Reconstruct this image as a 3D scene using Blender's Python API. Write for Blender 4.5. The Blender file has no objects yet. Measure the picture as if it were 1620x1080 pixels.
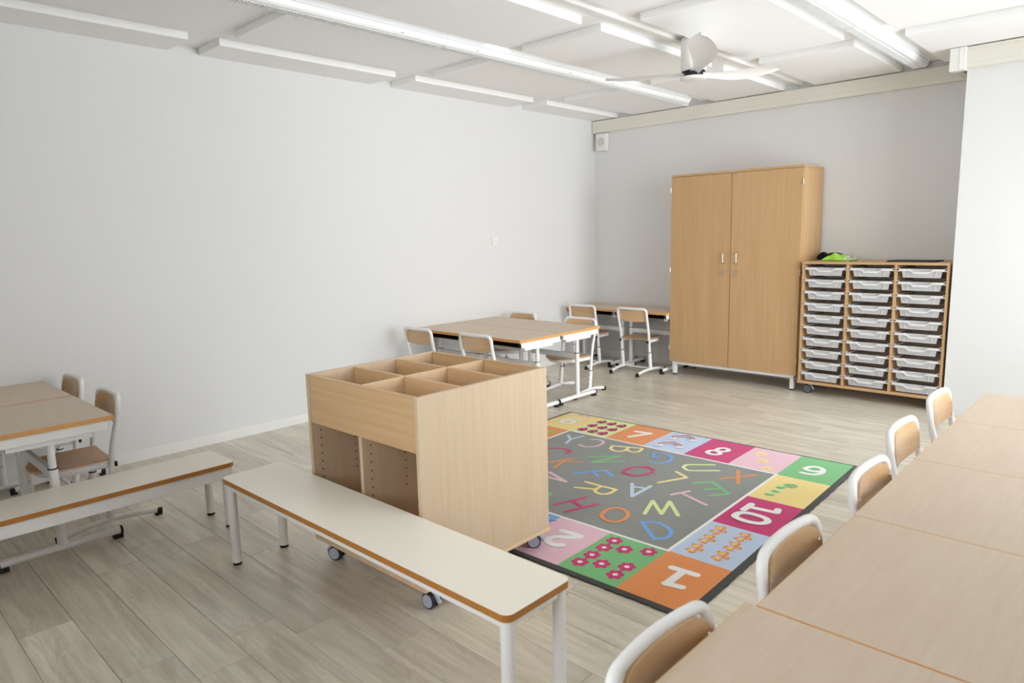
import bpy, math, random
from mathutils import Vector, Matrix

# ------------------------------------------------------------------ camera, world, light, exposure
scene = bpy.context.scene
COL = scene.collection
cam_data = bpy.data.cameras.new('camera')
cam = bpy.data.objects.new('camera', cam_data)
COL.objects.link(cam)
CR = Vector((0.72417649, 0.6892255, -0.02316511))
CU = Vector((-0.08861181, 0.12631321, 0.98802476))
CF = Vector((-0.68389791, 0.7134516, -0.15254658))
CP = Vector((4.71981597, -6.31347668, 1.38233641))
m = Matrix((CR, CU, -CF)).transposed().to_4x4()
m.translation = CP
cam.matrix_world = m
cam_data.sensor_fit = 'HORIZONTAL'
cam_data.sensor_width = 36.0
cam_data.lens = 1090.46 / 1620 * 36.0
cam_data.clip_start = 0.05
cam_data.dof.use_dof = True
cam_data.dof.focus_distance = 4.2
cam_data.dof.aperture_fstop = 5.0
scene.camera = cam

scene.view_settings.view_transform = 'Standard'
scene.view_settings.look = 'None'
scene.view_settings.gamma = 1.0
scene.view_settings.use_curve_mapping = False
scene.view_settings.exposure = 0.0
scene.cycles.use_denoising = True
scene.cycles.max_bounces = 12
scene.cycles.diffuse_bounces = 8
scene.cycles.transparent_max_bounces = 48
scene.cycles.sample_clamp_indirect = 8.0

world = bpy.data.worlds.new('overcast_sky')
scene.world = world
world.use_nodes = True
bg = world.node_tree.nodes['Background']
bg.inputs['Color'].default_value = (0.93, 0.97, 1.0, 1)
bg.inputs['Strength'].default_value = 11.0

ROOM_X, ROOM_Y, CEIL, PAN_Z = 5.6, -7.2, 2.631, 2.586
WIN_Z0, WIN_Z1, WIN_ZF = 0.04, 2.5, 1.0
WIN_RIGHT = [(-1.98, -0.56), (-3.40, -2.08), (-4.10, -3.50)]      # y ranges in the right wall
WIN_FRONT = [(2.9, 4.3)]                               # x ranges in the wall behind the camera

def portal(name, loc, rot, sx, sy):
    l = bpy.data.lights.new(name, 'AREA')
    l.shape = 'RECTANGLE'; l.size = sx; l.size_y = sy
    l.cycles.is_portal = True
    o = bpy.data.objects.new(name, l); COL.objects.link(o)
    o.location = loc; o.rotation_euler = rot
for a, b in WIN_RIGHT:
    portal('window_daylight', (ROOM_X + 0.12, (a + b) / 2, (WIN_Z0 + WIN_Z1) / 2), (0, math.pi / 2, 0), WIN_Z1 - WIN_Z0, b - a)
for a, b in WIN_FRONT:
    portal('window_daylight', ((a + b) / 2, ROOM_Y - 0.12, (WIN_ZF + WIN_Z1) / 2), (math.pi / 2, 0, 0), b - a, WIN_Z1 - WIN_ZF)

# ------------------------------------------------------------------ materials
def srgb(r, g, b):
    f = lambda c: (c / 255 / 12.92) if c <= 10 else ((c / 255 + 0.055) / 1.055) ** 2.4
    return (f(r), f(g), f(b))

def mat(name, color, rough=0.5, spec=0.5, bump=0.0, bscale=200.0, vary=0.0, vscale=3.0, metal=0.0, sheen=0.0):
    M = bpy.data.materials.new(name); M.use_nodes = True
    nt = M.node_tree; N = nt.nodes; P = N['Principled BSDF']
    P.inputs['Base Color'].default_value = (*color, 1)
    P.inputs['Roughness'].default_value = rough
    P.inputs['Specular IOR Level'].default_value = spec
    P.inputs['Metallic'].default_value = metal
    if sheen:
        P.inputs['Sheen Weight'].default_value = sheen
    tc = N.new('ShaderNodeTexCoord')
    if vary:
        n = N.new('ShaderNodeTexNoise'); n.inputs['Scale'].default_value = vscale; n.inputs['Detail'].default_value = 4
        nt.links.new(tc.outputs['Object'], n.inputs['Vector'])
        mx = N.new('ShaderNodeMix'); mx.data_type = 'RGBA'
        mx.inputs['A'].default_value = (*[c * (1 - vary) for c in color], 1)
        mx.inputs['B'].default_value = (*[min(1, c * (1 + vary)) for c in color], 1)
        nt.links.new(n.outputs['Fac'], mx.inputs['Factor'])
        nt.links.new(mx.outputs['Result'], P.inputs['Base Color'])
    if bump:
        n2 = N.new('ShaderNodeTexNoise'); n2.inputs['Scale'].default_value = bscale; n2.inputs['Detail'].default_value = 3
        nt.links.new(tc.outputs['Object'], n2.inputs['Vector'])
        b = N.new('ShaderNodeBump'); b.inputs['Strength'].default_value = bump; b.inputs['Distance'].default_value = 0.002
        nt.links.new(n2.outputs['Fac'], b.inputs['Height'])
        nt.links.new(b.outputs['Normal'], P.inputs['Normal'])
    return M

def wood(name, light, dark, axis='Z', rough=0.42, fine=55.0, long_=2.2, wave=0.35, contrast=1.0, random_shift=False, spec=0.4):
    """Procedural wood: fine streaks and broad cathedral figure stretched along one axis."""
    M = bpy.data.materials.new(name); M.use_nodes = True
    nt = M.node_tree; N = nt.nodes; Lk = nt.links; P = N['Principled BSDF']
    P.inputs['Roughness'].default_value = rough
    P.inputs['Specular IOR Level'].default_value = spec
    tc = N.new('ShaderNodeTexCoord')
    vec = tc.outputs['Object']
    if random_shift:
        oi = N.new('ShaderNodeObjectInfo')
        mul = N.new('ShaderNodeMath'); mul.operation = 'MULTIPLY'; mul.inputs[1].default_value = 37.0
        Lk.new(oi.outputs['Random'], mul.inputs[0])
        add = N.new('ShaderNodeVectorMath'); add.operation = 'ADD'
        cmb = N.new('ShaderNodeCombineXYZ')
        for k in ('X', 'Y', 'Z'): Lk.new(mul.outputs[0], cmb.inputs[k])
        Lk.new(vec, add.inputs[0]); Lk.new(cmb.outputs[0], add.inputs[1])
        vec = add.outputs[0]
    def stretched(across, along):
        mp = N.new('ShaderNodeMapping')
        s = [across] * 3; s['XYZ'.index(axis)] = along
        mp.inputs['Scale'].default_value = s
        Lk.new(vec, mp.inputs['Vector'])
        return mp.outputs['Vector']
    n1 = N.new('ShaderNodeTexNoise'); n1.inputs['Scale'].default_value = 1.0; n1.inputs['Detail'].default_value = 5; n1.inputs['Roughness'].default_value = 0.6
    Lk.new(stretched(fine, long_), n1.inputs['Vector'])
    n2 = N.new('ShaderNodeTexNoise'); n2.inputs['Scale'].default_value = 1.0; n2.inputs['Detail'].default_value = 3; n2.inputs['Distortion'].default_value = 1.4
    Lk.new(stretched(fine * 0.16, long_ * 0.5), n2.inputs['Vector'])
    mixf = N.new('ShaderNodeMix'); mixf.data_type = 'FLOAT'; mixf.inputs['Factor'].default_value = wave
    Lk.new(n1.outputs['Fac'], mixf.inputs['A']); Lk.new(n2.outputs['Fac'], mixf.inputs['B'])
    rmp = N.new('ShaderNodeMapRange')
    rmp.inputs['From Min'].default_value = 0.5 - 0.2 / contrast; rmp.inputs['From Max'].default_value = 0.5 + 0.2 / contrast
    Lk.new(mixf.outputs['Result'], rmp.inputs['Value'])
    mx = N.new('ShaderNodeMix'); mx.data_type = 'RGBA'
    mx.inputs['A'].default_value = (*dark, 1); mx.inputs['B'].default_value = (*light, 1)
    Lk.new(rmp.outputs['Result'], mx.inputs['Factor'])
    out = mx.outputs['Result']
    if random_shift:
        hs = N.new('ShaderNodeHueSaturation')
        mr = N.new('ShaderNodeMapRange'); mr.inputs['To Min'].default_value = 0.9; mr.inputs['To Max'].default_value = 1.08
        Lk.new(oi.outputs['Random'], mr.inputs['Value']); Lk.new(mr.outputs['Result'], hs.inputs['Value'])
        Lk.new(out, hs.inputs['Color']); out = hs.outputs['Color']
    Lk.new(out, P.inputs['Base Color'])
    b = N.new('ShaderNodeBump'); b.inputs['Strength'].default_value = 0.06; b.inputs['Distance'].default_value = 0.001
    Lk.new(n1.outputs['Fac'], b.inputs['Height']); Lk.new(b.outputs['Normal'], P.inputs['Normal'])
    return M

WALL = mat('painted_plaster', (0.73, 0.73, 0.728), 0.7, 0.3, bump=0.05, bscale=60)
CEILING = mat('ceiling_paint', (0.86, 0.86, 0.85), 0.8, 0.2, bump=0.08, bscale=150)
PANEL = mat('acoustic_panel_white', (0.88, 0.88, 0.875), 0.85, 0.15, bump=0.15, bscale=260)
TRIM = mat('skirting_white', (0.80, 0.795, 0.765), 0.45, 0.4)
TRUNK = mat('cream_plastic', (0.74, 0.72, 0.645), 0.45, 0.4)
LAMP = mat('lamp_white', (0.86, 0.88, 0.89), 0.35, 0.5)
LOUVRE = mat('louvre_white', (0.70, 0.70, 0.68), 0.5, 0.4, vary=0.12, vscale=90)
FANW = mat('fan_white', (0.80, 0.79, 0.775), 0.45, 0.4)
WHITE = mat('white_metal', (0.84, 0.84, 0.835), 0.32, 0.5)
WHITE2 = mat('warm_white_plastic', (0.80, 0.79, 0.76), 0.45, 0.45)
GRILLE = mat('grille_grey', (0.45, 0.44, 0.41), 0.6, 0.3)
BLACK = mat('black_plastic', (0.012, 0.012, 0.013), 0.5, 0.4)
DARKGAP = mat('dark_gap', (0.03, 0.03, 0.03), 0.9, 0.1)
SHELFSHADE = mat('shelf_shade_brown', (0.055, 0.043, 0.034), 0.55, 0.3)  # desk shelf: the shade under the desktop is put into its colour
STEEL = mat('brushed_steel', (0.62, 0.61, 0.58), 0.3, 0.5, metal=1.0)
BEECH = wood('beech_light_upright', srgb(209, 188, 160), srgb(198, 174, 143), 'Z')
BEECHX = wood('beech_light_across', srgb(212, 179, 138), srgb(193, 156, 114), 'X', long_=1.2)
BEECHY = wood('beech_light_along', srgb(227, 200, 166), srgb(212, 181, 143), 'Y', long_=1.2)
BEECHEDGE = mat('beech_edge', srgb(214, 172, 122), 0.45, 0.4)
CUPB = wood('beech_cupboard', srgb(199, 164, 121), srgb(186, 148, 104), 'Z', fine=45, long_=1.2, wave=0.5)
CUPX = wood('beech_cupboard_across', srgb(199, 164, 121), srgb(186, 148, 104), 'X')
DARKWOOD = wood('beech_back_panel', srgb(205, 160, 118), srgb(188, 141, 100), 'Z')
DESKTOP = wood('desk_laminate', srgb(209, 190, 167), srgb(201, 180, 155), 'X', fine=70, long_=6, wave=0.2, rough=0.42, spec=0.9)
DESKEDGE = mat('desk_edge_beech', srgb(212, 160, 100), 0.45, 0.4, vary=0.08, vscale=30)
PLY = wood('plywood_beech', srgb(216, 183, 142), srgb(198, 158, 114), 'X', fine=30, long_=3, wave=0.7, rough=0.24, random_shift=True, spec=0.9)
SEATPLY = wood('plywood_seat', srgb(206, 166, 122), srgb(186, 144, 102), 'Y', fine=40, long_=3, wave=0.5, rough=0.35, random_shift=True)
CREAM = mat('cream_laminate', srgb(238, 234, 222), 0.33, 0.45, vary=0.02, vscale=300)
BENCHEDGE = mat('varnished_brown_edge', srgb(178, 118, 52), 0.4, 0.45, vary=0.12, vscale=40)
RUBBER = mat('grey_rubber', (0.03, 0.032, 0.035), 0.6, 0.3)
WHEELGREY = mat('castor_grey', srgb(176, 182, 198), 0.45, 0.4)
WHEELDARK = mat('castor_dark_grey', srgb(92, 97, 104), 0.45, 0.4)
NEON = mat('neon_green_fabric', srgb(160, 216, 84), 0.8, 0.2, bump=0.5, bscale=120)
REFLECT = mat('silver_reflective_tape', (0.62, 0.63, 0.62), 0.4, 0.5)
FABRICBLACK = mat('black_fabric', (0.008, 0.008, 0.009), 0.9, 0.2, bump=0.4, bscale=150)
FOLDER = mat('dark_card', (0.035, 0.03, 0.025), 0.6, 0.3)
OUTDOOR = mat('window_frame_white', (0.8, 0.8, 0.8), 0.4, 0.4)
RED = mat('red_dot', (0.5, 0.07, 0.03), 0.5, 0.4)

def floor_wood():
    M = wood('oak_vinyl_plank', srgb(226, 219, 203), srgb(190, 182, 165), 'X', rough=0.30, fine=60, long_=3.0, wave=0.55, contrast=1.35, random_shift=True, spec=0.7)
    nt = M.node_tree; N = nt.nodes; Lk = nt.links; P = N['Principled BSDF']
    src = P.inputs['Base Color'].links[0].from_socket
    oi = N.new('ShaderNodeObjectInfo'); tc = N.new('ShaderNodeTexCoord')
    mul = N.new('ShaderNodeMath'); mul.operation = 'MULTIPLY'; mul.inputs[1].default_value = 91.0
    Lk.new(oi.outputs['Random'], mul.inputs[0])
    mp = N.new('ShaderNodeMapping'); mp.inputs['Scale'].default_value = (3.2, 15.0, 15.0)
    add = N.new('ShaderNodeVectorMath'); add.operation = 'ADD'
    Lk.new(tc.outputs['Object'], mp.inputs['Vector']); Lk.new(mp.outputs['Vector'], add.inputs[0]); Lk.new(mul.outputs[0], add.inputs[1])
    n = N.new('ShaderNodeTexNoise'); n.inputs['Scale'].default_value = 1.0; n.inputs['Detail'].default_value = 2; n.inputs['Distortion'].default_value = 0.8
    Lk.new(add.outputs[0], n.inputs['Vector'])
    rings = N.new('ShaderNodeMath'); rings.operation = 'MULTIPLY'; rings.inputs[1].default_value = 62.0
    Lk.new(n.outputs['Fac'], rings.inputs[0])
    sn = N.new('ShaderNodeMath'); sn.operation = 'SINE'; Lk.new(rings.outputs[0], sn.inputs[0])          # growth-ring figure
    n3 = N.new('ShaderNodeTexNoise'); n3.inputs['Scale'].default_value = 0.7; Lk.new(add.outputs[0], n3.inputs['Vector'])
    amp = N.new('ShaderNodeMapRange'); amp.inputs['From Min'].default_value = 0.45; amp.inputs['From Max'].default_value = 0.68
    amp.inputs['To Min'].default_value = 0.0; amp.inputs['To Max'].default_value = 0.085
    Lk.new(n3.outputs['Fac'], amp.inputs['Value'])
    ml = N.new('ShaderNodeMath'); ml.operation = 'MULTIPLY'; Lk.new(sn.outputs[0], ml.inputs[0]); Lk.new(amp.outputs['Result'], ml.inputs[1])
    one = N.new('ShaderNodeMath'); one.operation = 'ADD'; one.inputs[1].default_value = 1.0; Lk.new(ml.outputs[0], one.inputs[0])
    hs = N.new('ShaderNodeHueSaturation'); Lk.new(one.outputs[0], hs.inputs['Value']); Lk.new(src, hs.inputs['Color'])
    Lk.new(hs.outputs['Color'], P.inputs['Base Color'])
    return M
PLANK = floor_wood()
JOINT = mat('plank_joint', srgb(112, 104, 90), 0.8, 0.2)

def plastic_clear(name, alpha):
    M = bpy.data.materials.new(name); M.use_nodes = True
    nt = M.node_tree; N = nt.nodes; Lk = nt.links
    for n in list(N):
        if n.type == 'BSDF_PRINCIPLED': N.remove(n)
    out = N['Material Output']
    tr = N.new('ShaderNodeBsdfTransparent'); tr.inputs['Color'].default_value = (0.93, 0.93, 0.95, 1)
    df = N.new('ShaderNodeBsdfDiffuse'); df.inputs['Color'].default_value = (0.92, 0.92, 0.93, 1)
    tl = N.new('ShaderNodeBsdfTranslucent'); tl.inputs['Color'].default_value = (0.92, 0.92, 0.94, 1)
    gl = N.new('ShaderNodeBsdfGlossy'); gl.inputs['Roughness'].default_value = 0.25
    m1 = N.new('ShaderNodeMixShader'); m1.inputs[0].default_value = 0.3
    Lk.new(df.outputs[0], m1.inputs[1]); Lk.new(tl.outputs[0], m1.inputs[2])
    m2 = N.new('ShaderNodeMixShader'); m2.inputs[0].default_value = alpha
    Lk.new(tr.outputs[0], m2.inputs[1]); Lk.new(m1.outputs[0], m2.inputs[2])
    fr = N.new('ShaderNodeFresnel'); fr.inputs['IOR'].default_value = 1.3
    m3 = N.new('ShaderNodeMixShader'); Lk.new(fr.outputs[0], m3.inputs[0])
    Lk.new(m2.outputs[0], m3.inputs[1]); Lk.new(gl.outputs[0], m3.inputs[2])
    Lk.new(m3.outputs[0], out.inputs['Surface'])
    return M
TUB = plastic_clear('frosted_clear_plastic', 0.20)
TUBF = plastic_clear('frosted_front_plastic', 0.82)
RIM = plastic_clear('white_clear_plastic', 1.0)

def glass_mat():
    M = bpy.data.materials.new('window_glass'); M.use_nodes = True
    nt = M.node_tree; N = nt.nodes; Lk = nt.links
    for n in list(N):
        if n.type == 'BSDF_PRINCIPLED': N.remove(n)
    tr = N.new('ShaderNodeBsdfTransparent'); gl = N.new('ShaderNodeBsdfGlossy'); gl.inputs['Roughness'].default_value = 0.0
    fr = N.new('ShaderNodeFresnel'); fr.inputs['IOR'].default_value = 1.45
    mx = N.new('ShaderNodeMixShader')
    Lk.new(fr.outputs[0], mx.inputs[0]); Lk.new(tr.outputs[0], mx.inputs[1]); Lk.new(gl.outputs[0], mx.inputs[2])
    Lk.new(mx.outputs[0], N['Material Output'].inputs['Surface'])
    return M
GLASS = glass_mat()

RUGC = dict(grey=(0.245, 0.255, 0.235), border=(0.055, 0.055, 0.05), orange=(0.74, 0.27, 0.085), berry=(0.56, 0.035, 0.165), pink=(0.76, 0.50, 0.58),
            rose=(0.72, 0.46, 0.52), sky=(0.50, 0.60, 0.76), yellow=(0.84, 0.66, 0.26), green=(0.19, 0.49, 0.205), lime=(0.66, 0.76, 0.33),
            blue=(0.17, 0.36, 0.74), white=(0.82, 0.81, 0.78), black=(0.02, 0.02, 0.02), darkyellow=(0.80, 0.60, 0.18), leaf=(0.33, 0.55, 0.10))
RUG = {k: mat('rug_pile_' + k, c, 0.95, 0.1, bump=0.8, bscale=420, vary=0.10, vscale=260, sheen=0.15) for k, c in RUGC.items()}

# ------------------------------------------------------------------ mesh helpers
class MB:
    """Collects faces and links them as ONE mesh object."""
    def __init__(s):
        s.v, s.f, s.m, s.sm = [], [], [], []
    def add(s, verts, faces, mi=0, smooth=False):
        b = len(s.v); s.v += [tuple(p) for p in verts]
        for f in faces:
            s.f.append([i + b for i in f]); s.m.append(mi); s.sm.append(smooth)
        return s
    def box(s, x0, x1, y0, y1, z0, z1, mi=0):
        v = [(x, y, z) for z in (z0, z1) for y in (y0, y1) for x in (x0, x1)]
        return s.add(v, [(0, 2, 3, 1), (4, 5, 7, 6), (0, 1, 5, 4), (2, 6, 7, 3), (0, 4, 6, 2), (1, 3, 7, 5)], mi)
    def prism(s, poly, axis, a, b, mi=0, mi_caps=None, smooth=False):
        """poly: 2D points, extruded along axis from a to b."""
        def P(u, w, t):
            return (t, u, w) if axis == 'x' else ((u, t, w) if axis == 'y' else (u, w, t))
        n = len(poly)
        area = sum(poly[i][0] * poly[(i + 1) % n][1] - poly[(i + 1) % n][0] * poly[i][1] for i in range(n))
        if (area < 0) != (axis == 'y'): poly = poly[::-1]
        v = [P(u, w, a) for u, w in poly] + [P(u, w, b) for u, w in poly]
        s.add(v, [(i, (i + 1) % n, n + (i + 1) % n, n + i) for i in range(n)], mi, smooth)
        c = mi if mi_caps is None else mi_caps
        return s.add(v, [tuple(range(n))[::-1], tuple(range(n, 2 * n))], c)
    def tube(s, path, r, seg=14, caps=True, mi=0, flat=1.0, up=None):
        """Round (or flattened) bar along a path. flat scales the second cross axis."""
        P = [Vector(p) for p in path]; n = len(P); rings = []
        t0 = (P[1] - P[0]).normalized()
        ref = Vector(up) if up else (Vector((0, 0, 1)) if abs(t0.z) < 0.9 else Vector((1, 0, 0)))
        a = (ref - t0 * ref.dot(t0)).normalized()
        for i in range(n):
            t = ((P[min(i + 1, n - 1)] - P[i]).normalized() + (P[i] - P[max(i - 1, 0)]).normalized()).normalized()
            a = (a - t * a.dot(t)).normalized(); b = t.cross(a)
            rr = r[i] if isinstance(r, (list, tuple)) else r
            rings.append([P[i] + a * (rr * flat * math.cos(2 * math.pi * k / seg)) + b * (rr * math.sin(2 * math.pi * k / seg)) for k in range(seg)])
        v = [p for ring in rings for p in ring]
        f = [(i * seg + k, i * seg + (k + 1) % seg, (i + 1) * seg + (k + 1) % seg, (i + 1) * seg + k) for i in range(n - 1) for k in range(seg)]
        s.add(v, f, mi, True)
        if caps:
            s.add(rings[0], [tuple(range(seg))[::-1]], mi); s.add(rings[-1], [tuple(range(seg))], mi)
        return s
    def cyl(s, p0, p1, r, seg=16, mi=0):
        return s.tube([p0, p1], r, seg, True, mi)
    def lathe(s, prof, c=(0, 0, 0), seg=32, mi=0, smooth=True):
        v = [(c[0] + r * math.cos(2 * math.pi * k / seg), c[1] + r * math.sin(2 * math.pi * k / seg), c[2] + z) for r, z in prof for k in range(seg)]
        n = len(prof)
        return s.add(v, [(i * seg + k, i * seg + (k + 1) % seg, (i + 1) * seg + (k + 1) % seg, (i + 1) * seg + k) for i in range(n - 1) for k in range(seg)], mi, smooth)
    def build(s, name, mats, parent=None, bevel=0.0, seg=2):
        me = bpy.data.meshes.new(name); me.from_pydata(s.v, [], s.f)
        for M in (mats if isinstance(mats, (list, tuple)) else [mats]): me.materials.append(M)
        me.polygons.foreach_set('material_index', s.m); me.polygons.foreach_set('use_smooth', s.sm); me.update()
        o = bpy.data.objects.new(name, me); COL.objects.link(o)
        if parent: o.parent = parent
        if bevel:
            b = o.modifiers.new('bevel', 'BEVEL'); b.width = bevel; b.segments = seg; b.limit_method = 'ANGLE'; b.angle_limit = math.radians(50)
        return o

def box(name, M, parent, x0, x1, y0, y1, z0, z1, bevel=0.0015):
    return MB().box(x0, x1, y0, y1, z0, z1).build(name, M, parent, bevel)

def fillet(path, r, n=6):
    """Round the inner corners of a polyline."""
    P = [Vector(p) for p in path]; out = [P[0]]
    for i in range(1, len(P) - 1):
        a, b, c = P[i - 1], P[i], P[i + 1]
        d = min(r, (a - b).length * 0.49, (c - b).length * 0.49)
        p, q = b + (a - b).normalized() * d, b + (c - b).normalized() * d
        for k in range(n + 1):
            t = k / n; out.append(p * (1 - t) ** 2 + b * (2 * t * (1 - t)) + q * t * t)
    out.append(P[-1]); return out

def tag(o, label=None, cat=None, group=None, kind=None):
    if label: o['label'] = label
    if cat: o['category'] = cat
    if group: o['group'] = group
    if kind: o['kind'] = kind
    return o

def thing(name, label, cat, loc=(0, 0, 0), rz=0.0, group=None):
    o = bpy.data.objects.new(name, None); COL.objects.link(o)
    o.empty_display_size = 0.1; o.location = loc; o.rotation_euler = (0, 0, rz)
    return tag(o, label, cat, group)

def dup(src, loc, rz, label, group=None):
    def cp(o, parent):
        c = o.copy(); COL.objects.link(c)
        if parent: c.parent = parent
        for ch in o.children: cp(ch, c)
        return c
    r = cp(src, None); r.location = loc; r.rotation_euler = (0, 0, rz); r['label'] = label
    if group: r['group'] = group
    return r

def structure(name, mb, M, parent=None, bevel=0.0, label=None):
    o = mb.build(name, M, parent, bevel)
    if not parent: tag(o, label, None, None, 'structure')
    return o

# ------------------------------------------------------------------ the room shell
T = 0.2
structure('wall_left', MB().box(-T, 0, ROOM_Y - T, T, -0.02, CEIL + 0.05), WALL, label='long plain white wall on the left')
structure('wall_back', MB().box(0, ROOM_X + T, 0, T, -0.02, CEIL + 0.05), WALL, label='white wall behind the beech cupboard')
structure('wall_pillar', MB().box(3.575, 3.985, -0.51, 0, -0.02, PAN_Z - 0.0005).box(3.985, ROOM_X, -0.51, 0, -0.02, CEIL + 0.02), WALL, label='bright white projecting wall to the right of the tray unit')

def holed_wall(name, axis, at, lo, hi, holes, z0, z1):
    mb = MB(); cuts = sorted(holes); p = lo
    def seg(a, b, c, d):
        if axis == 'x': mb.box(at[0], at[1], a, b, c, d)
        else: mb.box(a, b, at[0], at[1], c, d)
    for a, b in cuts:
        seg(p, a, -0.02, CEIL + 0.05); seg(a, b, -0.02, z0); seg(a, b, z1, CEIL + 0.05); p = b
    seg(p, hi, -0.02, CEIL + 0.05)
    return structure(name, mb, WALL)
holed_wall('wall_right', 'x', (ROOM_X, ROOM_X + T), ROOM_Y - T, 0.0, WIN_RIGHT, WIN_Z0, WIN_Z1)
holed_wall('wall_front', 'y', (ROOM_Y - T, ROOM_Y), 0.0, ROOM_X, WIN_FRONT, WIN_ZF, WIN_Z1)

WIN_SILL = {'x': WIN_Z0, 'y': WIN_ZF}
def window(n, axis, a, b):
    mb = MB(); fr = 0.055; mid = (a + b) / 2; WIN_Z0 = WIN_SILL[axis]
    def bar(p, q, z0, z1, pane=False):
        d0, d1 = (0.05, 0.10) if not pane else (0.071, 0.077)
        if axis == 'x': return (ROOM_X + d0, ROOM_X + d1, p, q, z0, z1)
        return (p, q, ROOM_Y - d1, ROOM_Y - d0, z0, z1)
    for p, q, z0, z1 in ((a, a + fr, WIN_Z0, WIN_Z1), (b - fr, b, WIN_Z0, WIN_Z1), (mid - fr / 2, mid + fr / 2, WIN_Z0, WIN_Z1),
                         (a, b, WIN_Z0, WIN_Z0 + fr), (a, b, WIN_Z1 - fr, WIN_Z1)):
        mb.box(*bar(p, q, z0, z1))
    w = structure('window_%d' % n, mb, OUTDOOR)
    for p, q in ((a + fr, mid - fr / 2), (mid + fr / 2, b - fr)):
        MB().box(*bar(p, q, WIN_Z0 + fr, WIN_Z1 - fr, True)).build('pane', GLASS, w)
k = 1
for a, b in WIN_RIGHT: window(k, 'x', a, b); k += 1
for a, b in WIN_FRONT: window(k, 'y', a, b); k += 1

# floor: a slab with every plank laid on it
floor = structure('floor', MB().box(-T, ROOM_X + T, ROOM_Y - T, T, -0.15, -0.004), JOINT, label='grey-beige oak plank floor')
PW, PL, GAP = 0.1718, 1.05, 0.0013
known = {0: 1.86, 1: 2.385, 2: 1.53, 3: 2.425, 4: 1.53, 5: 1.86, 6: 2.45, 7: 3.14, 22: 2.80, 23: 3.30, 24: 2.54, 25: 3.05}
rng = random.Random(11)
full = {}
def plank_mesh(l, w):
    key = (round(l, 4), round(w, 4))
    if key not in full:
        h, b = 0.004, 0.0012
        mb = MB(); x, y = l / 2 - GAP / 2, w / 2 - GAP / 2
        v = [(-x, -y, -h), (x, -y, -h), (x, y, -h), (-x, y, -h), (-x, -y, -b), (x, -y, -b), (x, y, -b), (-x, y, -b),
             (-x + b, -y + b, 0), (x - b, -y + b, 0), (x - b, y - b, 0), (-x + b, y - b, 0)]
        f = [(8, 9, 10, 11)] + [(i, (i + 1) % 4, 4 + (i + 1) % 4, 4 + i) for i in range(4)] + [(4 + i, 4 + (i + 1) % 4, 8 + (i + 1) % 4, 8 + i) for i in range(4)]
        mb.add(v, f)
        me = bpy.data.meshes.new('plank'); me.from_pydata(mb.v, [], mb.f); me.materials.append(PLANK); full[key] = me
    return full[key]
n0 = math.floor((ROOM_Y + 5.91) / PW); n1 = math.ceil(5.91 / PW)
for n in range(n0, n1):
    y0, y1 = max(ROOM_Y, -5.91 + PW * n), min(0.0, -5.91 + PW * (n + 1))
    off = known.get(n, rng.uniform(0, PL)) % PL
    if y1 - y0 < 0.02: continue
    x = off - PL
    while x < ROOM_X:
        a, b = max(0.0, x), min(ROOM_X, x + PL)
        if b - a > 0.03:
            o = bpy.data.objects.new('plank', plank_mesh(b - a, y1 - y0)); COL.objects.link(o)
            o.parent = floor; o.location = ((a + b) / 2, (y0 + y1) / 2, 0)
        x += PL

# skirting
structure('baseboard_left', MB().prism([(0, 0), (0.014, 0), (0.014, 0.066), (0.010, 0.071), (0, 0.071)], 'y', ROOM_Y, 0), TRIM, label='white skirting along the left wall')
structure('baseboard_back', MB().prism([(0, 0), (-0.014, 0), (-0.014, 0.066), (-0.010, 0.071), (0, 0.071)], 'x', 0.014, 3.575), TRIM, label='white skirting along the back wall')

# ceiling with its white acoustic panels
ceiling = structure('ceiling', MB().box(-T, ROOM_X + T, ROOM_Y - T, T, CEIL, CEIL + 0.1), CEILING, label='white ceiling with raised acoustic panels')
COLS = [(0.0, 0.318), (0.53, 1.15), (1.45, 2.10), (2.375, 3.04), (3.345, 3.98), (4.26, 4.90), (5.20, 5.59)]
ROWS = [(-1.17, -0.003), (-2.74, -1.36), (-4.28, -2.93), (-5.83, -4.47), (-7.19, -6.02)]
for ci, (a, b) in enumerate(COLS):
    for (c, d_) in ROWS:
        if ci >= 4 and d_ > -0.1: d_ = -0.13 if ci == 4 else -0.513
        MB().box(a + 0.001, b, c, d_, PAN_Z, CEIL).build('panel', PANEL, ceiling, 0.003)
# the cream cable trunking along the top of the back wall and across the projecting wall
t1 = structure('trim_1', MB().box(0.006, 3.40, -0.052, 0.0, 2.452, 2.578).box(0.006, 3.40, -0.055, -0.052, 2.492, 2.575), TRUNK, bevel=0.002, label='cream cable trunking along the top of the back wall')
box('joint_cover', TRUNK, t1, 1.245, 1.252, -0.0565, -0.05, 2.449, 2.58)
box('end_cap', DARKGAP, t1, 0.0012, 0.006, -0.05, 0.0, 2.455, 2.576)
t2 = structure('trim_2', MB().box(3.52, ROOM_X, -0.562, -0.512, 2.44, 2.578).box(3.52, ROOM_X, -0.565, -0.562, 2.47, 2.555), TRUNK, bevel=0.002, label='cream cable trunking across the top of the projecting wall')
box('corner_piece', TRIM, t2, 3.475, 3.575, -0.572, -0.50, 2.432, 2.583, 0.006)
box('corner_rib', TRUNK, t2, 3.535, 3.541, -0.5745, -0.57, 2.436, 2.58)
t3 = structure('trim_3', MB().box(3.40, 3.575, -0.052, 0.0, 2.452, 2.578).box(3.477, 3.52, -0.51, -0.052, 2.452, 2.578), TRUNK, bevel=0.002, label='cream trunking turning the corner by the projecting wall')
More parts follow.
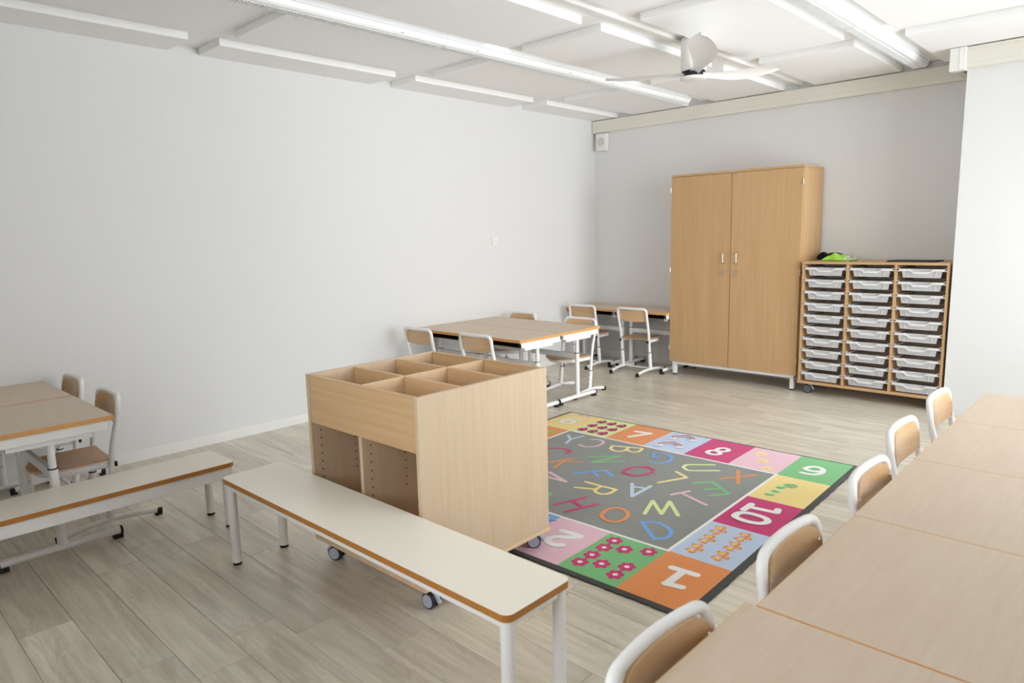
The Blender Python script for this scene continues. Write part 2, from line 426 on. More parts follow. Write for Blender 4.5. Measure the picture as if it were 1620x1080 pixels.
# narrow cable rails on the ceiling
for i, (x, y0, y1) in enumerate(((2.235, ROOM_Y, 0.0), (1.33, -0.34, 0.0), (3.20, -0.24, 0.0))):
    structure('trim_%d' % (4 + i), MB().box(x - 0.02, x + 0.02, y0, y1, CEIL - 0.022, CEIL), TRIM, bevel=0.003, label='narrow white cable rail on the ceiling')

# linear ceiling lights
def ceiling_light(label, x, y_end, segs):
    """A white linear fitting that runs towards the viewer from y_end, in several lengths."""
    t = thing('ceiling_light', label, 'light', (x, y_end, CEIL - 0.068), 0, 'linear ceiling lights')
    y = 0.0
    for L in segs:
        prof = [(-0.055, 0.068), (-0.055, 0.008), (-0.046, 0.0), (0.034, 0.0), (0.046, 0.010), (0.056, 0.036), (0.062, 0.068)]
        MB().prism(prof, 'y', y - L + 0.001, y - 0.001).build('housing', LAMP, t, 0.0015)
        lv = MB().box(-0.044, 0.010, y - L + 0.02, y - 0.02, -0.003, 0.001)
        lo = lv.build('louvre', LOUVRE, t)
        ribs = MB(); q = y - 0.03
        while q > y - L + 0.03:
            ribs.box(-0.042, 0.008, q - 0.004, q, -0.0065, -0.003); q -= 0.018
        tag(ribs.build('louvre_rib', LAMP, lo), kind='stuff')
        MB().box(0.053, 0.0568, y - L + 0.001, y - 0.001, 0.0345, 0.0365).build('groove', GRILLE, t)
        for f in (0.18, 0.82):
            MB().box(0.040, 0.0485, y - L * f - 0.008, y - L * f + 0.008, 0.008, 0.014).build('clip', GRILLE, t)
        y -= L
    MB().prism([(-0.056, 0.067), (-0.056, 0.007), (-0.047, -0.001), (0.035, -0.001), (0.047, 0.009), (0.057, 0.036), (0.063, 0.067)], 'y', -0.001, 0.006).build('end_cap', LAMP, t, 0.002)
    return t
L1 = ceiling_light('white linear ceiling light running along the left row, over the middle desks', 1.270, -0.29, [1.5, 1.5, 1.9, 1.9])
L2 = ceiling_light('white linear ceiling light to the right of the fan, ending near the projecting wall', 3.205, -0.20, [1.55, 1.5, 1.9, 1.9])

# ceiling fan with three blades
fan = thing('ceiling_fan', 'white three-blade ceiling fan with a round motor housing', 'fan', (2.36, -2.09, 0), 0)
MB().lathe([(0.0, 0.0), (0.075, 0.0), (0.082, 0.006), (0.083, 0.18), (0.08, 0.205), (0.0, 0.205)][1:], (0, 0, 2.402)).build('motor_housing', FANW, fan)
MB().lathe([(0.068, 0.0), (0.068, 0.03)], (0, 0, 2.601)).build('mount', DARKGAP, fan)
MB().lathe([(0.060, 0.0), (0.060, 0.036)], (0, 0, 2.369)).build('shadow_gap', BLACK, fan)
MB().lathe([(0.0, 0.0), (0.07, 0.0005), (0.084, 0.004), (0.087, 0.010), (0.084, 0.017), (0.0, 0.020)], (0, 0, 2.350)).build('hub_cover', FANW, fan)
def blade(angle):
    mb = MB(); n, mW = 26, 8
    c, s_ = math.cos(math.radians(angle)), math.sin(math.radians(angle))
    up, dn = [], []
    for i in range(n + 1):
        t = i / n; r = 0.05 + 0.63 * t
        w = 0.055 + 0.125 * math.sin(min(1, t * 1.35) * math.pi / 2) ** 2.2
        if t > 0.62: w *= math.sqrt(max(0.0, 1 - ((t - 0.62) / 0.38) ** 2)) * 0.98 + 0.02
        tw = -math.radians(22 - 12 * t); z = 2.386 + 0.065 * t ** 1.5
        off = 0.03 * math.sin(t * math.pi) 
        for sgn, lst in ((1, up), (-1, dn)):
            for k in range(mW + 1):
                u = (k / mW - 0.5); cam_ = 0.012 * (1 - (2 * u) ** 2)
                h = 0.004 * (1 - (2 * u) ** 2) * sgn + cam_
                y = off + u * w * math.cos(tw); zz = z + u * w * math.sin(tw) + h
                lst.append((r * c - y * s_, r * s_ + y * c, zz))
    q = mW + 1
    f1 = [(i * q + k, (i + 1) * q + k, (i + 1) * q + k + 1, i * q + k + 1) for i in range(n) for k in range(mW)]
    mb.add(up, f1, 0, True)
    mb.add(dn, [f[::-1] for f in f1], 0, True)
    return mb
for a in (62, 182, 302):
    blade(a).build('blade', FANW, fan)

# small fittings on the walls
al = thing('wall_sounder', 'small white box with a round slotted grille high in the far left corner', 'alarm', (0.125, 0, 2.355))
box('case', WHITE2, al, -0.07, 0.07, -0.062, 0.0, -0.095, 0.09, 0.012)
gr = MB().lathe([(0.0, 0.0), (0.045, 0.0)], (0, 0, 0)); gr.v = [(x, -0.0635, y) for x, y, z in gr.v]; gr.f = [f[::-1] for f in gr.f]
g = gr.build('grille', GRILLE, al)
for k_ in range(-3, 4):
    w_ = math.sqrt(max(0, 0.045 ** 2 - (k_ * 0.012) ** 2)) - 0.002
    MB().box(-w_, w_, -0.066, -0.0636, k_ * 0.012 - 0.003, k_ * 0.012 + 0.003).build('slat', WHITE2, g)
MB().cyl((0.0, -0.04, 0.088), (0.0, -0.04, 0.098), 0.006, 10).build('indicator', RED, al)
sk = thing('wall_socket', 'small white square plate with two sockets on the bare left wall', 'socket', (0, -1.60, 1.33), 0)
box('plate', WHITE2, sk, 0, 0.012, -0.041, 0.041, -0.041, 0.041, 0.004)
for y in (-0.012, 0.018):
    MB().box(0.0118, 0.0128, y - 0.006, y + 0.003, -0.002, 0.004).build('port', GRILLE, sk)
sk2 = thing('wall_socket', 'small white socket low on the back wall, left of the cupboard base', 'socket', (1.12, 0, 0.235), 0)
box('plate', WHITE2, sk2, -0.04, 0.04, -0.014, 0, -0.04, 0.04, 0.004)
MB().box(-0.012, 0.012, -0.0145, -0.0138, -0.01, 0.01).build('port', GRILLE, sk2)

# ------------------------------------------------------------------ castors shared by the wheeled furniture
def castor(parent, x, y, top, r, face, rz=0.0, name='castor', ground=0.0):
    """Fork plus a wheel that reaches the ground."""
    c, s_ = math.cos(rz), math.sin(rz)
    W = lambda p: (x + c * p[0] - s_ * p[1], y + s_ * p[0] + c * p[1], p[2])
    zc = ground + r
    def tr(mb):
        mb.v = [W(p) for p in mb.v]; return mb
    f = tr(MB().box(-0.022, 0.022, -0.02, 0.02, top - 0.006, top).tube([(0, 0, top - 0.004), (0.012, 0, zc + 0.004)], 0.011, 10)).build(name, RUBBER, parent)
    for sgn in (-1, 1):
        w0, w1 = (0.006, 0.022) if sgn > 0 else (-0.022, -0.006)
        tr(MB().cyl((0.012, w0, zc), (0.012, w1, zc), r, 26)).build('tyre', RUBBER, f, 0.003)
        a, b = (w1, w1 + 0.002) if sgn > 0 else (w0 - 0.002, w0)
        tr(MB().cyl((0.012, a, zc), (0.012, b, zc), r * 0.82, 26)).build('wheel_face', face, f)
    tr(MB().tube(fillet([(0.02, 0, top - 0.012), (0.045, 0, zc + 0.012), (0.058, 0, zc - 0.002)], 0.01, 4), 0.007, 8, flat=1.6)).build('brake_lever', WHEELGREY, f)
    return f

# ------------------------------------------------------------------ mobile beech book unit
bu = thing('book_unit', 'wheeled beech book unit with six open compartments on top, behind the front bench', 'bookcase', (2.459, -4.486, 0), 0.0185)
X, Y, ZB, ZT = 0.3675, 0.3575, 0.085, 0.821
box('side_panel', BEECH, bu, X - 0.019, X, -Y, Y, 0.103, ZT)
box('side_panel', BEECH, bu, -X, -X + 0.019, -Y, Y, 0.103, ZT)
box('base_board', BEECHY, bu, -X - 0.003, X + 0.004, -Y - 0.004, Y + 0.004, ZB, 0.103)
ax, ay = X - 0.0195, Y - 0.002
box('front_panel', BEECHX, bu, -ax, ax, -Y + 0.003, -Y + 0.021, 0.612, ZT - 0.001)
box('back_panel', BEECHX, bu, -ax, ax, Y - 0.021, Y - 0.003, 0.612, ZT - 0.001)
box('bin_floor', BEECHY, bu, -ax, ax, -Y + 0.022, Y - 0.022, 0.612, 0.628)
box('long_divider', BEECHY, bu, -0.0085, 0.0085, -Y + 0.022, Y - 0.022, 0.629, ZT - 0.004)
for y in (-0.118, 0.118):
    for a, b in ((-ax, -0.009), (0.009, ax)):
        box('cross_divider', BEECHX, bu, a, b, y - 0.0085, y + 0.0085, 0.629, ZT - 0.004)
box('centre_panel', DARKWOOD, bu, -ax, ax, -0.008, 0.008, 0.104, 0.611)
for y0, y1 in ((-Y + 0.004, -0.009), (0.009, Y - 0.004)):
    box('shelf_divider', BEECH, bu, -0.0095, 0.0095, y0, y1, 0.104, 0.611)
for y in (-Y + 0.004, Y - 0.022):
    box('bottom_rail', BEECHX, bu, -ax, ax, y, y + 0.018, 0.104, 0.135)
holes = MB()
for xs, d_ in ((-ax, 1), (-0.0095, -1), (0.0095, 1), (ax, -1)):
    for y in (-Y + 0.045, -0.14, 0.14, Y - 0.045):
        for k_ in range(7):
            holes.cyl((xs - 0.0006 * d_, y, 0.36 + 0.035 * k_), (xs + 0.0008 * d_, y, 0.36 + 0.035 * k_), 0.0032, 8)
tag(holes.build('peg_holes', DARKGAP, bu), kind='stuff')
castor(bu, X - 0.040, -Y + 0.05, ZB, 0.031, WHEELGREY, 0.05)
castor(bu, -X + 0.095, -Y + 0.05, ZB, 0.031, WHEELGREY, 3.5)
castor(bu, X - 0.065, Y - 0.05, ZB, 0.031, WHEELGREY, 0.75, ground=0.007)
castor(bu, -X + 0.06, Y - 0.05, ZB, 0.031, WHEELGREY, 2.4, ground=0.007)

# ------------------------------------------------------------------ tall cupboard
cu = thing('cupboard', 'tall beech two-door cupboard on a white metal base against the back wall', 'cupboard', (1.855, -0.24, 0))
cx0, cx1, cy0, cy1, cz0, cz1 = 1.239 - 1.855, 2.471 - 1.855, -0.225, 0.215, 0.137, 1.899
box('side_panel', CUPB, cu, cx0, cx0 + 0.019, cy0 + 0.021, cy1, cz0, cz1 - 0.02)
box('side_panel', CUPB, cu, cx1 - 0.019, cx1, cy0 + 0.021, cy1, cz0, cz1 - 0.02)
box('top_board', CUPX, cu, cx0, cx1 + 0.001, cy0 + 0.001, cy1, cz1 - 0.0195, cz1)
box('bottom_board', CUPX, cu, cx0 + 0.0195, cx1 - 0.0195, cy0 + 0.021, cy1, cz0, cz0 + 0.019)
box('back_board', CUPB, cu, cx0 + 0.0195, cx1 - 0.0195, cy1 - 0.008, cy1, cz0 + 0.02, cz1 - 0.02)
mid = 1.8455 - 1.855
for a, b, hx, side in ((cx0 + 0.001, mid - 0.0025, -0.070, -1), (mid + 0.0025, cx1 - 0.004, 0.058, 1)):
    dmb = MB().box(a, b, cy0, cy0 + 0.019, cz0 - 0.002, cz1 - 0.022)
    dr = dmb.build('door', CUPB, cu, 0.0012)
    if side < 0: tag(dr, 'left cupboard door')
    else: tag(dr, 'right cupboard door')
    MB().tube(fillet([(hx, cy0, 1.180), (hx, cy0 - 0.028, 1.180), (hx, cy0 - 0.028, 1.086), (hx, cy0, 1.086)], 0.012, 5), 0.005, 10).build('handle', STEEL, dr)
    MB().cyl((hx, cy0 - 0.004, 1.015), (hx, cy0 + 0.001, 1.015), 0.0105, 18).build('lock', STEEL, dr)
    kx = hx - 0.004
    MB().box(kx + 0.002, kx + 0.006, cy0 - 0.022, cy0 - 0.004, 1.012, 1.018).lathe([(0.0, 0), (0.011, 0), (0.011, 0.002), (0, 0.002)], (kx, cy0 - 0.026, 1.004), 14).box(kx - 0.008, kx + 0.004, cy0 - 0.016, cy0 - 0.014, 0.972, 0.998).build('key', STEEL, dr)
    hxx = a - 0.002 if side < 0 else b + 0.004
    for z in (1.762, 1.016, 0.269):
        MB().box(hxx - 0.006, hxx + 0.003, cy0 - 0.003, cy0 + 0.024, z - 0.018, z + 0.018).cyl((hxx, cy0 - 0.004, z - 0.02), (hxx, cy0 - 0.004, z + 0.02), 0.0045, 10).build('hinge', STEEL, dr)
bf = MB().box(cx0 + 0.022, cx1 - 0.03, cy0 + 0.022, cy0 + 0.05, 0.105, 0.1365).box(cx0 + 0.022, cx1 - 0.03, cy1 - 0.05, cy1 - 0.02, 0.105, 0.1365)
bf.box(cx0 + 0.022, cx0 + 0.05, cy0 + 0.05, cy1 - 0.05, 0.105, 0.1365).box(cx1 - 0.058, cx1 - 0.03, cy0 + 0.05, cy1 - 0.05, 0.105, 0.1365)
bf.build('base_frame', WHITE, cu, 0.001)
for x in (cx0 + 0.026, cx1 - 0.062):
    for y in (cy0 + 0.020, cy1 - 0.055):
        lg = box('leg', WHITE, cu, x, x + 0.034, y, y + 0.034, 0.012, 0.1045)
        MB().box(x + 0.001, x + 0.033, y + 0.001, y + 0.033, 0, 0.012).build('foot_cap', BLACK, lg, 0.002)

# ------------------------------------------------------------------ wheeled tray unit and its trays
TX0, TW, TY0, TY1, TZ0, TZ1 = 2.499, 1.058, -0.502, -0.030, 0.0866, 1.109
tu = thing('tray_unit', 'wheeled beech tray unit with three columns of clear trays, beside the cupboard', 'tray unit', (TX0 + TW / 2, -0.266, 0))
ux, uy0, uy1 = TW / 2, TY0 + 0.266, TY1 + 0.266
box('top_board', CUPX, tu, -ux, ux, uy0 - 0.002, uy1, TZ1 - 0.019, TZ1)
box('bottom_board', CUPX, tu, -ux - 0.004, ux + 0.004, uy0 - 0.004, uy1, TZ0, TZ0 + 0.022)
for x in (-ux, ux - 0.018):
    box('side_panel', CUPB, tu, x, x + 0.018, uy0, uy1, TZ0 + 0.0225, TZ1 - 0.0195)
pitch = (TW - 0.018) / 3
for k_ in (1, 2):
    x = -ux + pitch * k_
    box('divider', CUPB, tu, x, x + 0.018, uy0, uy1 - 0.006, TZ0 + 0.0225, TZ1 - 0.0195)
box('back_board', CUPB, tu, -ux + 0.0185, ux - 0.0185, uy1 - 0.005, uy1 - 0.001, TZ0 + 0.0225, TZ1 - 0.0195)
castor(tu, -ux + 0.055, uy0 + 0.055, TZ0, 0.036, WHEELDARK, 0.1)
castor(tu, ux - 0.06, uy0 + 0.055, TZ0, 0.036, WHEELDARK, 0.2)
castor(tu, -ux + 0.06, uy1 - 0.055, TZ0, 0.036, WHEELDARK, 0.4)
castor(tu, ux - 0.06, uy1 - 0.055, TZ0, 0.036, WHEELDARK, 2.0)

ORD = ['topmost', 'second from the top', 'third from the top', 'fourth from the top', 'fifth from the top', 'fifth from the bottom', 'fourth from the bottom', 'third from the bottom', 'second from the bottom', 'lowest']
COLN = ['left', 'middle', 'right']
RP = (TZ1 - TZ0 - 0.048) / 10
proto_tray = None
def make_tray(label):
    """A shallow frosted tray: tapered tub, white rim whose front dips into a handle, ribs on the front."""
    t = thing('storage_tray', label, 'tray', (0, 0, 0), 0, 'clear trays in the tray unit')
    W2, D, H = 0.137, 0.40, 0.066
    mb = MB()
    def tub(w0, w1, y0b, y0t, y1, z0, z1, flip):
        v = [(-w0, y0b, z0), (w0, y0b, z0), (w0, y1 - 0.01, z0), (-w0, y1 - 0.01, z0), (-w1, y0t, z1), (w1, y0t, z1), (w1, y1, z1), (-w1, y1, z1)]
        f = [(0, 3, 2, 1), (0, 1, 5, 4), (1, 2, 6, 5), (2, 3, 7, 6), (3, 0, 4, 7)]
        mb.add(v, [q[::-1] for q in f] if flip else f)
    tub(W2 - 0.012, W2, 0.006, 0.0, D, 0.0, H, False)
    mb.m[1] = 1                                                        # the front wall is the most frosted
    o = mb.build('tub', [TUB, TUBF], t)
    for x0, x1 in ((-0.088, -0.094), (0.088, 0.094)):
        MB().tube([(x1, -0.0005, H - 0.014), (x0, 0.005, 0.003)], 0.0028, 6).build('rib', RIM, o)
    MB().tube([(-W2 + 0.013, 0.004, 0.002), (W2 - 0.013, 0.004, 0.002)], 0.0026, 6).build('rib', RIM, o)
    # rim: flanges at the sides and back, front lip with the dip
    r = MB()
    for s_ in (-1, 1):
        a, b = sorted((s_ * (W2 - 0.002), s_ * 0.1545))
        r.box(a, b, 0.0, D, H - 0.008, H)
    r.box(-W2, W2, D - 0.012, D, H - 0.008, H)
    top = [(-0.150, H), (-0.082, H), (-0.056, H - 0.021), (0.056, H - 0.021), (0.082, H), (0.150, H)]
    bot = [(0.150, H - 0.018), (0.073, H - 0.018), (0.048, H - 0.038), (-0.048, H - 0.038), (-0.073, H - 0.018), (-0.150, H - 0.018)]
    n = 6
    v = [(x, -0.020, z) for x, z in top] + [(x, -0.020, z) for x, z in bot[::-1]] + [(x, 0.0, z) for x, z in top] + [(x, 0.0, z) for x, z in bot[::-1]]
    f = []
    for i in range(n - 1):
        f += [(i, n + i, n + i + 1, i + 1), (2 * n + i, 2 * n + i + 1, 3 * n + i + 1, 3 * n + i), (i, i + 1, 2 * n + i + 1, 2 * n + i), (n + i, 3 * n + i, 3 * n + i + 1, n + i + 1)]
    f += [(0, 2 * n, 3 * n, n), (n - 1, 2 * n - 1, 4 * n - 1, 3 * n - 1)]
    r.add(v, f)
    r.build('rim', RIM, t, 0.002)
    return t
for c in range(3):
    xc = TX0 + 0.018 + pitch * c + (pitch - 0.018) / 2
    for q in range(10):
        z = TZ1 - 0.027 - RP * (q + 1) + 0.012
        lab = 'clear plastic tray in the %s column of the tray unit, %s' % (COLN[c], ORD[q])
        if proto_tray is None:
            proto_tray = make_tray(lab); proto_tray.location = (xc, TY0 + 0.012, z)
        else:
            dup(proto_tray, (xc, TY0 + 0.012, z), 0, lab)
        for s_ in (-1, 1):                                            # white runners on the boards, part of the unit
            xe = xc + s_ * (pitch - 0.018) / 2 - tu.location.x
            a, b = sorted((xe, xe - s_ * 0.012))
            rz_ = z + 0.066 - 0.0105
            MB().box(a, b, uy0 + 0.003, uy1 - 0.02, rz_ - 0.009, rz_).box(a, b, uy0 + 0.003, uy0 + 0.05, rz_ + 0.0115, rz_ + 0.016).build('runner', RIM, tu)

# things lying on the tray unit
def cloth(name, M, pts_fn, nx, ny, parent=None):
    v = [pts_fn(i / nx, j / ny) for j in range(ny + 1) for i in range(nx + 1)]
    q = nx + 1
    f = [(j * q + i, j * q + i + 1, (j + 1) * q + i + 1, (j + 1) * q + i) for j in range(ny) for i in range(nx)]
    o = MB().add(v, f, 0, True).build(name, M, parent)
    s_ = o.modifiers.new('thickness', 'SOLIDIFY'); s_.thickness = 0.003; s_.offset = 1
    return o
vest = thing('safety_vest', 'crumpled neon green vest with silver stripes on top of the tray unit', 'vest', (2.715, -0.27, TZ1))
r2 = random.Random(5)
def vest_h(u, v):
    edge = min(1, 6 * min(u, 1 - u, v, 1 - v))
    ridge = 0.040 * math.exp(-((u - 0.30) / 0.22) ** 2) + 0.018 * math.exp(-((u - 0.62) / 0.14) ** 2)
    return 0.006 + max(0.0, edge) ** 0.6 * (ridge + 0.008 + 0.007 * math.sin(u * 17 + v * 6) + 0.004 * math.sin(v * 19 - u * 7))
def vest_p(u, v):
    return (-0.115 + 0.235 * u + 0.012 * math.sin(v * 5), -0.10 + 0.20 * v + 0.03 * u + 0.01 * math.sin(u * 9), vest_h(u, v))
cloth('fabric', NEON, vest_p, 30, 20, vest)
MB().prism([(-0.10, -0.07), (0.09, -0.06), (0.10, 0.09), (-0.09, 0.08)], 'z', 0.0, 0.007).build('folded_layer', NEON, vest)
for u0, u1 in ((0.70, 0.78), (0.86, 0.97)):
    cloth('reflective_stripe', REFLECT, lambda u, v, a=u0, b=u1: tuple(Vector(vest_p(a + (b - a) * u, v)) + Vector((0, 0, 0.004))), 4, 20, vest)
cap = thing('black_bundle', 'black crumpled cloth bundle beside the neon vest on the tray unit', 'cloth', (2.560, -0.105, TZ1))
mbb = MB(); n, k2 = 18, 12
for cxb, cyb, rx, rz_ in ((-0.035, 0.0, 0.048, 0.062), (0.038, 0.03, 0.055, 0.056)):
    v = []
    for j in range(k2 + 1):
        ph = math.pi / 2 * j / k2
        for i in range(n):
            th = 2 * math.pi * i / n; w = 1 + 0.12 * math.sin(3 * th + 2 * j * 0.4) + 0.06 * math.sin(7 * th + j)
            v.append((cxb + rx * w * math.cos(ph) * math.cos(th), cyb + rx * 0.9 * w * math.cos(ph) * math.sin(th), rz_ * (1 + 0.08 * math.sin(2 * th)) * math.sin(ph)))
    mbb.add(v, [(j * n + i, j * n + (i + 1) % n, (j + 1) * n + (i + 1) % n, (j + 1) * n + i) for j in range(k2) for i in range(n)], 0, True)
mbb.build('fabric', FABRICBLACK, cap)
cloth('white_lining', WHITE2, lambda u, v: (-0.02 + 0.12 * u, 0.06 + 0.03 * v, 0.052 + 0.012 * math.sin(u * 3.1) - 0.014 * v), 8, 3, cap)
fol = thing('folder', 'thin dark folder lying flat at the right end of the tray unit top', 'folder', (3.28, -0.30, TZ1), -0.05)
box('cover', FOLDER, fol, -0.17, 0.17, -0.11, 0.11, 0.0, 0.004, 0.001)
MB().box(-0.163, 0.166, -0.107, 0.107, 0.004, 0.007).build('papers', FOLDER, fol)
box('cover', FOLDER, fol, -0.17, 0.17, -0.11, 0.11, 0.0071, 0.0095, 0.001)

# ------------------------------------------------------------------ school desks
def make_desk(label):
    """Desk 0.63 x 0.50 m; the user sits on the -y side. Floor centre at the origin."""
    t = thing('school_desk', label, 'desk')
    W, D, ZT_ = 0.3155, 0.2505, 0.605
    a_, b_, e_ = W - 0.001, D - 0.001, 0.0016
    top = MB().box(-a_, a_, -b_, b_, ZT_ - 0.022, ZT_, 1)
    del top.f[1], top.m[1], top.sm[1]                                  # the top face is laminate inside a thin beech band
    o_ = [(-a_, -b_, ZT_), (a_, -b_, ZT_), (a_, b_, ZT_), (-a_, b_, ZT_)]
    i_ = [(-a_ + e_, -b_ + e_, ZT_), (a_ - e_, -b_ + e_, ZT_), (a_ - e_, b_ - e_, ZT_), (-a_ + e_, b_ - e_, ZT_)]
    top.add(o_ + i_, [(k, (k + 1) % 4, 4 + (k + 1) % 4, 4 + k) for k in range(4)], 1)
    top.add(i_, [(0, 1, 2, 3)], 0)
    top.build('desktop', [DESKTOP, DESKEDGE], t)
    sh = MB().box(-0.2835, 0.2835, -0.216, 0.20, 0.5415, 0.5445).box(-0.2835, 0.2835, 0.197, 0.20, 0.5445, 0.5825)
    sh.build('shelf', SHELFSHADE, t)
    for s_ in (-1, 1):
        a, b = sorted((s_ * 0.284, s_ * 0.306))
        prof = [(-0.232, 0.5825), (-0.222, 0.545), (-0.205, 0.541), (0.228, 0.541), (0.228, 0.5825)]
        pa = MB().prism(prof, 'x', a, b).build('side_apron', WHITE, t, 0.0015)
        MB().prism([(-0.2335, 0.582), (-0.2235, 0.546), (-0.221, 0.546), (-0.231, 0.582)], 'x', a + 0.002, b - 0.002).build('end_plug', BLACK, pa)
        x = s_ * 0.262
        box('arm', WHITE, t, x - 0.02, x + 0.02, -0.165, 0.165, 0.514, 0.5405)
        lg = MB().cyl((x, 0, 0.045), (x, 0, 0.402), 0.0195, 20).build('leg', WHITE, t)
        MB().cyl((x, 0, 0.402), (x, 0, 0.5135), 0.0155, 18).build('inner_tube', WHITE, lg)
        MB().cyl((x, 0, 0.4005), (x, 0, 0.4055), 0.0205, 20).build('collar', BLACK, lg)
        for z in (0.16, 0.225, 0.29):
            MB().cyl((x - s_ * 0.0185, 0, z), (x - s_ * 0.0215, 0, z), 0.0055, 10).build('bolt', STEEL, lg)
        pth = [(x, y, 0.0345 + 0.002 * (1 - (y / 0.245) ** 2)) for y in [-0.240 + 0.03 * i for i in range(17)]]
        ft = MB().tube(pth, 0.0175, 14, flat=1.0).build('foot', WHITE, t)
        for e in (-1, 1):
            MB().tube([(x, e * 0.236, 0.035), (x, e * 0.2465, 0.0345)], 0.0195, 14).box(x - 0.017, x + 0.017, *sorted((e * 0.205, e * 0.2455)), 0.0, 0.019).build('foot_cap', BLACK, ft, 0.002)
    box('crossbar', WHITE, t, -0.2425, 0.2425, -0.012, 0.012, 0.353, 0.398, 0.004)
    return t

D0 = make_desk('beech-topped desk of the left pair, against the wall end nearest the camera')
D0.location = (0.2875, -5.61, 0); D0.rotation_euler = (0, 0, math.pi + 0.006)
D0['label'] = 'beech-topped desk of the near left pair, the one next to the wall'
D0['group'] = 'desks at the near left'
dup(D0, (0.9285, -5.606, 0), math.pi + 0.006, 'beech-topped desk of the near left pair, the one behind the low bench')
MX, MY, MD, ML = 0.6285, -2.1205, 0.634, 0.504
for ix in (-1, 1):
    for iy in (-1, 1):
        lab = 'desk of the middle block of four, %s corner %s' % (
            {(-1, -1): 'near-left', (1, -1): 'near-right', (-1, 1): 'far-left', (1, 1): 'far-right'}[(ix, iy)],
            {(-1, -1): 'against the wall facing the book unit', (1, -1): 'directly behind the book unit', (-1, 1): 'against the wall on the far side', (1, 1): 'nearest the cupboard'}[(ix, iy)])
        dup(D0, (MX + ix * MD / 2 - 0.0035 * iy, MY + iy * ML / 2, 0), 0 if iy < 0 else math.pi, lab, 'block of four desks in the middle')
dup(D0, (0.3115, -0.288, 0), 0, 'desk against the back wall, left one in the far corner', 'desks along the back wall').scale.x = 0.979
dup(D0, (0.929, -0.286, 0), 0, 'desk against the back wall, right one beside the cupboard', 'desks along the back wall').scale.x = 0.979
RO = ['farthest desk of the long right-hand row, by the projecting wall', 'second farthest desk of the long right-hand row', 'middle desk of the long right-hand row',
      'second nearest desk of the long right-hand row', 'nearest desk of the long right-hand row, jutting slightly to the left']
for i, (y, dx) in enumerate(((-2.842, -0.002), (-3.459, 0.0), (-4.076, 0.003), (-4.693, 0.006), (-5.312, -0.016))):
    dup(D0, (4.145 + 0.2505 + dx, y + (0.0 if i < 4 else 0.0), 0), -math.pi / 2, RO[i], 'long row of desks on the right').scale.x = 0.9785

